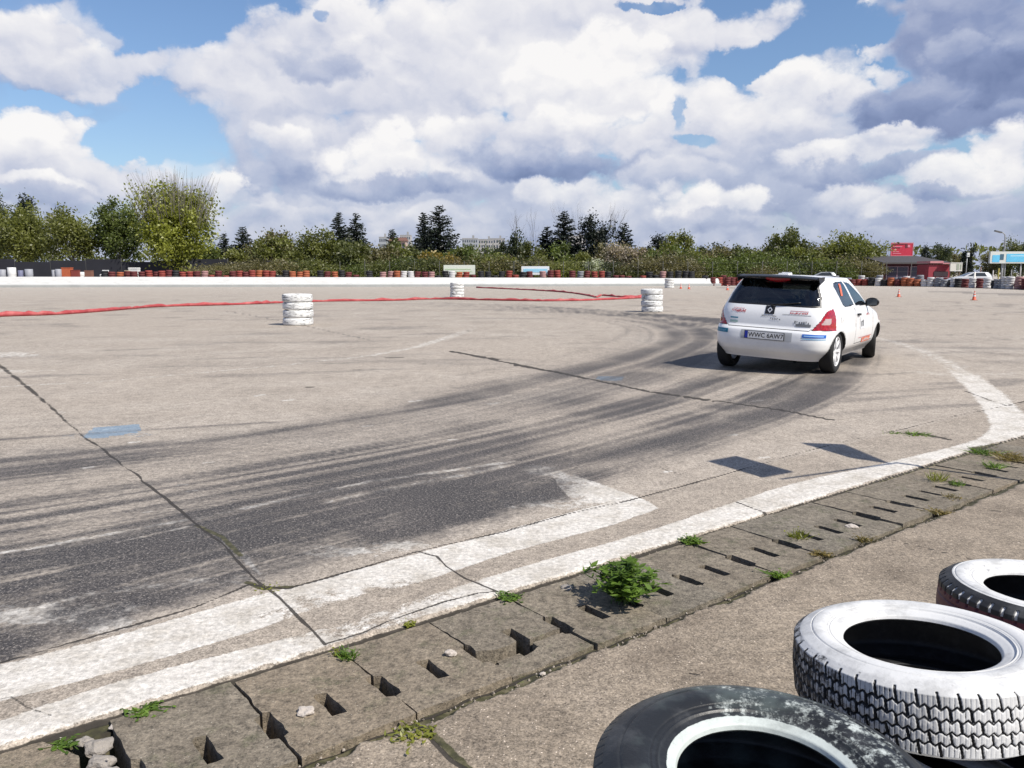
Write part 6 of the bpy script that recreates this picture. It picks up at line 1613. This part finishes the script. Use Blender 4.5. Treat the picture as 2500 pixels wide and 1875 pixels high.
# ---- apartment blocks and houses
GLASSD = simple('far_window', (0.07, 0.085, 0.11), .25)
def block(u0, u1, v, Y, fl, wallc, lab, cols, roof=None, name='apartment_block', cat='apartment block', win=True):
    x0, z1 = at(u0, v, Y); x1, _ = at(u1, v, Y); w = x1-x0; r = empty(name, ((x0+x1)/2, Y, 0)); tag(r, lab, cat); mb = MB(); d = min(14, w); mb.box((0, d/2, z1/2), (w, d, z1)); mb.build('wall', wallc, r)
    if roof:
        mb = MB(); rh = w*.22; mb.add([(-w*.56, -.6, z1+.003), (w*.56, -.6, z1+.003), (w*.56, d+.6, z1+.003), (-w*.56, d+.6, z1+.003), (-w*.5, d/2, z1+rh), (w*.5, d/2, z1+rh)], [(0, 1, 5, 4), (2, 3, 4, 5), (1, 2, 5), (3, 0, 4), (3, 2, 1, 0)]); mb.build('roof', roof, r)
    else: mb = MB(); mb.box((0, d/2, z1+.35), (w*1.01, d*1.02, .7)); mb.box((w*.2, d/2, z1+1.6), (w*.12, 4, 2.0)); mb.build('roof', simple('roof_grey', (.28, .28, .28), .8), r)
    if win:
        fh = z1/fl
        for f in range(max(0, fl-3), fl):
            for c in range(cols):
                mb = MB(); mb.box((-w/2 + w*(c+.5)/cols, -.02, fh*(f+.55)), (w/cols*.55, .12, fh*.5)); mb.build('window', GLASSD, r)
cream = simple('wall_cream', (0.36, 0.35, 0.34), .85, var=.06); cgrey = simple('wall_grey', (0.29, 0.31, 0.33), .85, var=.06); cpink = simple('wall_tan', (0.40, 0.30, 0.25), .85)
block(1128, 1166, 584, 520, 8, cgrey, 'grey apartment block showing over the bushes right of the largest spruce', 7)
block(1168, 1204, 586, 540, 8, cream, 'cream apartment block right of the grey one on the skyline', 6)
block(976, 1002, 576, 500, 8, cream, 'pale apartment block left of the slim spruce top', 5)
block(1196, 1232, 584, 560, 7, cream, 'small pale block peeping out left of the bare trees', 5)
block(925, 945, 581, 480, 7, cgrey, 'narrow grey block between the spruce groups', 4)
block(950, 990, 588, 170, 3, cpink, 'tan house with a reddish brown roof beside the tiny spruce', 4, roof=simple('roof_tile_brown', (0.15, 0.075, 0.055), .8, var=.3), name='house', cat='house')
block(110, 128, 540, 260, 5, cream, 'pale block glimpsed between the two leftmost olive trees', 3)
block(1390, 1430, 578, 450, 6, cream, 'pale block showing through the bare trees', 5)
# ---- right side: red hall, red kiosk, signs
def hall():
    Y = 92; x0, z1 = at(2150, 641, Y); x1, _ = at(2272, 641, Y); w = x1-x0; r = empty('red_hall', ((x0+x1)/2, Y, 0)); tag(r, 'low dark red building under the red billboard', 'building')
    wall = simple('wall_dark_red', (0.080, 0.018, 0.026), .75, var=.25, scale=.8); mb = MB(); mb.box((0, 3, z1/2), (w, 6, z1)); mb.build('wall', wall, r)
    mb = MB(); zr = at(2272, 622, Y)[1]; mb.add([(-w*.52, -.8, z1+.004), (w*.85, -.8, z1+.004), (w*.85, 7, zr), (-w*.42, 7, zr), (-w*.52, -.8, z1-.16), (w*.85, -.8, z1-.16)], [(0, 1, 2, 3), (0, 4, 5, 1)]); mb.build('roof', simple('roof_dark', (0.055, 0.050, 0.050), .8, var=.3), r)
    for (a, b_) in ((-.38, .05), (.10, .42)):
        mb = MB(); mb.box((w*(a+b_)/2, -.03, z1*.50), (w*(b_-a), .08, z1*.58)); wd = mb.build('window', simple('shop_window', (0.035, 0.030, 0.055) if a < 0 else (0.06, 0.015, 0.02), .3), r)
        mb = MB(); mb.box((w*(a+b_)/2, -.06, z1*.81), (w*(b_-a)*1.05, .08, .07))
        for q in (a, (a+b_)/2, b_): mb.box((w*q, -.06, z1*.5), (.07, .09, z1*.60))
        mb.build('frame', simple('frame_mauve', (0.30, 0.20, 0.24), .6), wd)
    mb = MB(); mb.tube([(-w*.5, -.6, 0), (-w*.5, -.6, z1)], .05, 6); mb.tube([(w*.5, -.6, 0), (w*.5, -.6, z1)], .05, 6); mb.build('post', simple('post_pale', (.45, .42, .40), .7), r)
hall()
def kiosk():
    Y = 84; x0, z1 = at(2268, 646, Y); x1, _ = at(2320, 646, Y); w = x1-x0; zt = at(2268, 640, Y)[1]; r = empty('kiosk', ((x0+x1)/2, Y, 0)); tag(r, 'bright red kiosk with a pale roof edge right of the dark red building', 'kiosk')
    rd = simple('kiosk_red', (0.26, 0.028, 0.042), .55, var=.2); mb = MB(); mb.box((0, 1.2, z1*.5), (w, 2.4, z1)); mb.build('wall', rd, r)
    mb = MB(); mb.box((-w*.18, 1.2, zt), (w*.62, 2.8, .22)); mb.box((w*.28, 1.0, z1+.12), (w*.5, 3.0, .12)); mb.build('roof', simple('kiosk_pale_red', (0.50, 0.22, 0.23), .5), r)
    mb = MB(); mb.box((w*.08, -.03, z1*.55), (w*.66, .06, z1*.24)); mb.build('window', simple('kiosk_window', (.05, .035, .04), .3), r)
    mb = MB(); mb.box((w*.12, -.25, z1*.38), (w*.7, .4, .06)); mb.build('counter', simple('kiosk_counter', (.5, .42, .40), .6), r)
    mb = MB(); mb.box((w*.2, -.045, z1*.18), (w*.40, .05, z1*.22)); mb.build('front_panel', simple('kiosk_orange', (.45, .16, .10), .6), r)
kiosk()
def board(name, lab, cat, u0, u1, v0, v1, Y, mm, parts, posts, depth=.18, tilt=0):
    x0, z1 = at(u0, v0, Y); x1, _ = at(u1, v0, Y); _, z0 = at(u0, v1, Y); w = x1-x0; h = z1-z0; r = empty(name, ((x0+x1)/2, Y, 0), tilt); tag(r, lab, cat)
    mb = MB(); mb.box((0, 0, (z0+z1)/2), (w, depth, h)); mb.build('panel', mm, r)
    for nm, m2, rects in parts:
        mb = MB()
        for i, (a, b_, c, d) in enumerate(rects): mb.box((w*((a+c)/2-.5), -depth/2-.012-.004*i, z0+h*(b_+d)/2), (w*(c-a), .02, h*(d-b_)))
        mb.build(nm, m2, r)
    for (a, rad, m2) in posts: mb = MB(); mb.tube([(w*(a-.5), .12+rad, 0), (w*(a-.5), .12+rad, z0+h*.5)], rad, 10); mb.build('post', m2, r)
steel = simple('galvanised_steel', (.34, .35, .35), .5, .3, var=.2); rust = simple('brown_steel', (.16, .11, .08), .7)
board('billboard', 'red billboard on a pole above the dark red building', 'billboard', 2176, 2229, 593, 625, 110, simple('billboard_red', (0.46, 0.022, 0.050), .5, var=.12, scale=.6),
      [('frame', simple('billboard_edge', (.55, .16, .20), .5), [(-.01, .95, 1.01, 1.02), (-.01, -.02, 1.01, .04), (-.01, 0, .02, 1), (.98, 0, 1.01, 1)]),
       ('printed_stripe', simple('billboard_dark', (.13, .02, .03), .5), [(.02, .86, .62, .93), (.64, .62, .74, .93), (.02, .60, .40, .66)]),
       ('printed_lettering', simple('billboard_pink', (.62, .22, .28), .5), [(.08, .68, .50, .74), (.08, .30, .36, .35), (.08, .16, .46, .21), (.75, .66, .86, .84)])], [(.55, .16, simple('pole_white', (.55, .56, .52), .6))])
board('billboard', 'long white billboard with blue print near the right edge', 'billboard', 2417, 2580, 614, 643, 88, simple('billboard_cream', (0.58, 0.60, 0.56), .5, var=.08),
      [('printed_picture', simple('billboard_blue', (0.12, 0.46, 0.68), .5, var=.25, scale=1.5), [(.03, .10, .14, .70), (.24, .12, .97, .80)]),
       ('printed_dark_patch', simple('billboard_slate', (0.05, 0.11, 0.16), .5), [(.145, .30, .20, .78)]),
       ('printed_lettering', simple('billboard_sky', (0.48, 0.72, 0.82), .5), [(.27, .35, .60, .45), (.62, .40, .90, .50), (.30, .60, .50, .66)])],
      [(.22, .10, steel), (.26, .06, steel), (.50, .08, steel), (.76, .08, steel), (.98, .08, steel)], .30)
board('sign_board', 'white sign board on posts right of the red kiosk', 'sign', 2320, 2349, 641, 662, 83, simple('sign_cream', (0.58, 0.56, 0.50), .6, var=.1),
      [('printed_picture', simple('sign_grey_green', (.30, .33, .26), .6), [(.52, .15, .72, .85), (.82, .2, .93, .8)]), ('frame', simple('sign_frame', (.62, .62, .58), .6), [(0, .93, 1, 1.0), (0, 0, 1, .05)])], [(.15, .05, rust), (.90, .05, rust)])
board('sign_board', 'small white sign in front of the dark column tree', 'sign', 2361, 2367, 617, 627, 99, simple('sign_white', (.62, .64, .62), .6), [('printed_stripe', simple('sign_ink', (.2, .2, .2), .6), [(.2, .3, .8, .45)])], [(.5, .05, steel)])
def lamp():
    Y = 92; x, zt = at(2455, 570, Y); r = empty('street_lamp', (x, Y, 0)); tag(r, 'tall street lamp with an arm bent to the left above the blue billboard', 'street lamp')
    mb = MB(); mb.tube([(0, 0, 0), (0, 0, zt-.6), (-.05, 0, zt-.15), (-.35, 0, zt+.12), (-.55, 0, zt+.18)], [.11, .07, .06, .05, .045], 8); mb.build('pole', steel, r)
    mb = MB(); mb.box((-.85, 0, zt+.20), (.80, .30, .14), Matrix.Rotation(R(14), 3, 'Y')); mb.build('lamp_head', simple('lamp_head', (.10, .10, .10), .5), r)
    mb = MB(); mb.box((-.30, -.15, zt-2.6), (.8, .06, .55)); mb.box((-.1, -.12, zt-3.4), (.35, .06, .8)); mb.build('bracket', simple('bracket_dark', (.07, .08, .07), .6), r)
lamp()
def pole(u, v0, v1, rad, lab, m):
    x, y = G(u, v1); _, z = at(u, v0, y); mb = MB(); mb.lathe([(0, 0), (rad*2.6, 0), (rad*2.6, .03), (rad, .05), (rad, z-.02), (rad*.6, z), (0, z)], 12); o = mb.build('marker_post', m); o.location = (x, y, 0); tag(o, lab, 'post')
pole(2377, 664, 703, .075, 'white marker post in front of the tyre wall right of the kiosk', simple('post_white', (.68, .66, .60), .6))
for (u, v, l) in [(2439, 655, 'yellowish'), (2425, 660, 'pale'), (2395, 652, 'brown'), (2470, 658, 'grey'), (2492, 650, 'thin')]:
    x, z = at(u, v, 80); mb = MB(); mb.lathe([(0, 0), (.06, 0), (.05, z), (0, z)], 8); o = mb.build('fence_post', simple('post_' + l, {'yellowish': (.36, .30, .07), 'pale': (.40, .38, .33), 'brown': (.18, .11, .07), 'grey': (.25, .26, .25), 'thin': (.3, .28, .26)}[l], .8)); o.location = (x, 80, 0); tag(o, l + ' upright post behind the right-hand tyre wall', 'post')
# ---- parked cars in the distance
def parked(u, vb, Y, rz, colr, lab, L=4.2):
    x, _ = at(u, YH, Y); cz = {k: list(v) for k, v in CZ.items()}
    b = Body(cz, nq=44, dz=.045); Gd = b.grid(); nr, nc, _ = Gd.shape; V = Gd.reshape(-1, 3); i = np.arange(nr-1)[:, None]; j = np.arange(nc)[None, :]; j2 = (j+1) % nc
    Fq = np.stack([i*nc+j, i*nc+j2, (i+1)*nc+j2, (i+1)*nc+j], -1).reshape(-1, 4); c = V[Fq].mean(1); X, Yy, Z = c.T; aX = np.abs(X)
    side = inside(Yy, Z, [(.0, .98), (.15, 1.30), (1.05, 1.30), (1.70, .98)]) & (aX > .4); rear = inside(X, Z, [(-.6, .98), (.6, .98), (.5, 1.31), (-.5, 1.31)]) & (Yy < .1); frn = inside(X, Z, [(-.68, .98), (.68, .98), (.52, 1.31), (-.52, 1.31)]) & (Yy > 1.1)
    arch = ((np.hypot(Yy, Z-.285) < .33) | (np.hypot(Yy-2.47, Z-.285) < .33)) & (aX > .45)
    r = empty('parked_car', (x, Y, 0), rz); tag(r, lab, 'car')
    def ex(mask, nm, m):
        f = Fq[mask]; uu, inv = np.unique(f, return_inverse=True); link(nm, mesh_np(nm, V[uu], inv.reshape(-1, 4), True), m, r)
    ex(~(side | rear | frn | arch), 'body', colr); gl = simple('far_car_glass', (.03, .035, .04), .1)
    ex(side & (X > 0), 'side_window', gl); ex(side & (X < 0), 'side_window', gl); ex(rear, 'rear_window', gl); ex(frn, 'windscreen', gl)
    for sx in (-.7, .7):
        for cy in (0, 2.47): mb = MB(); mb.lathe([(0, -.09), (.28, -.09), (.29, 0), (.28, .09), (0, .09)], 20, Matrix.Rotation(R(90), 3, 'Y'), c=(sx, cy, .288)); mb.build('wheel', simple('far_tyre', (.02, .02, .02), .7), r)
    mb = MB(); mb.box((0, 1.2, .22), (.86, 3.2, .06)); mb.build('underbody', simple('underbody_black', (.01, .01, .01), .85), r)
silver = simple('silver_paint', (.34, .36, .37), .35, .3, var=.05); whp = simple('white_far_paint', (.48, .49, .50), .4, var=.04)
parked(2030, 690, 86, R(78), silver, 'silver car parked behind the tyre wall beyond the race car roof')
parked(2403, 690, 74, R(80), whp, 'white car parked behind the white marker post at the right')
parked(1912, 690, 90, R(95), whp, 'white car just showing above the race car roof')
# ---- off-frame frame with two plates whose shadows fall on the line
def sign_frame():
    el = math.tan(R(SUN_EL)); sx, sy = math.cos(R(SUN_AZ)), -math.sin(R(SUN_AZ))
    def up(p, z): k = z/el; return Vector((p[0]+sx*k, p[1]+sy*k, z))
    zb = 2.25; r = empty('sign_rail', (*up(G(2170, 1132), zb)[:2], 0)); o = r.location.copy(); tag(r, 'steel rail with two square plates standing right of the picture', 'sign')
    a = up(G(1905, 1170), zb); b = up(G(2190, 1130), zb)
    mb = MB(); mb.tube([a-o, b-o], .012, 6); mb.build('rail', steel, r)
    for q in ([(1726, 1126), (1799, 1113), (1938, 1152), (1860, 1166)], [(1954, 1081), (2060, 1085), (2172, 1132), (2078, 1118)]):
        g = [G(*p) for p in q]; base = up(g[3], zb); base2 = up(g[2], zb)
        # plate rises from the rail: its top edge casts the far shadow edge
        pts = []
        for gp, bs in ((g[0], base), (g[1], base2)):
            # height so that the shadow reaches the far corner as nearly as possible
            d = Vector((bs.x-gp[0], bs.y-gp[1])); z = max(zb+.25, d.dot(Vector((sx, sy)))*el); t = up(gp, z); pts.append(t)
        V = [base-o, base2-o, pts[1]-o, pts[0]-o]; n = (V[1]-V[0]).cross(V[3]-V[0]).normalized()*.006
        mb = MB(); mb.add([v-n for v in V]+[v+n for v in V], [(3, 2, 1, 0), (4, 5, 6, 7), (0, 1, 5, 4), (1, 2, 6, 5), (2, 3, 7, 6), (3, 0, 4, 7)]); mb.build('plate', simple('plate_steel', (.4, .4, .4), .5), r)
    mb = MB(); mb.tube([b-o, Vector((b.x-o.x, b.y-o.y, 0))], .018, 8); mb.build('post', steel, r)
sign_frame()
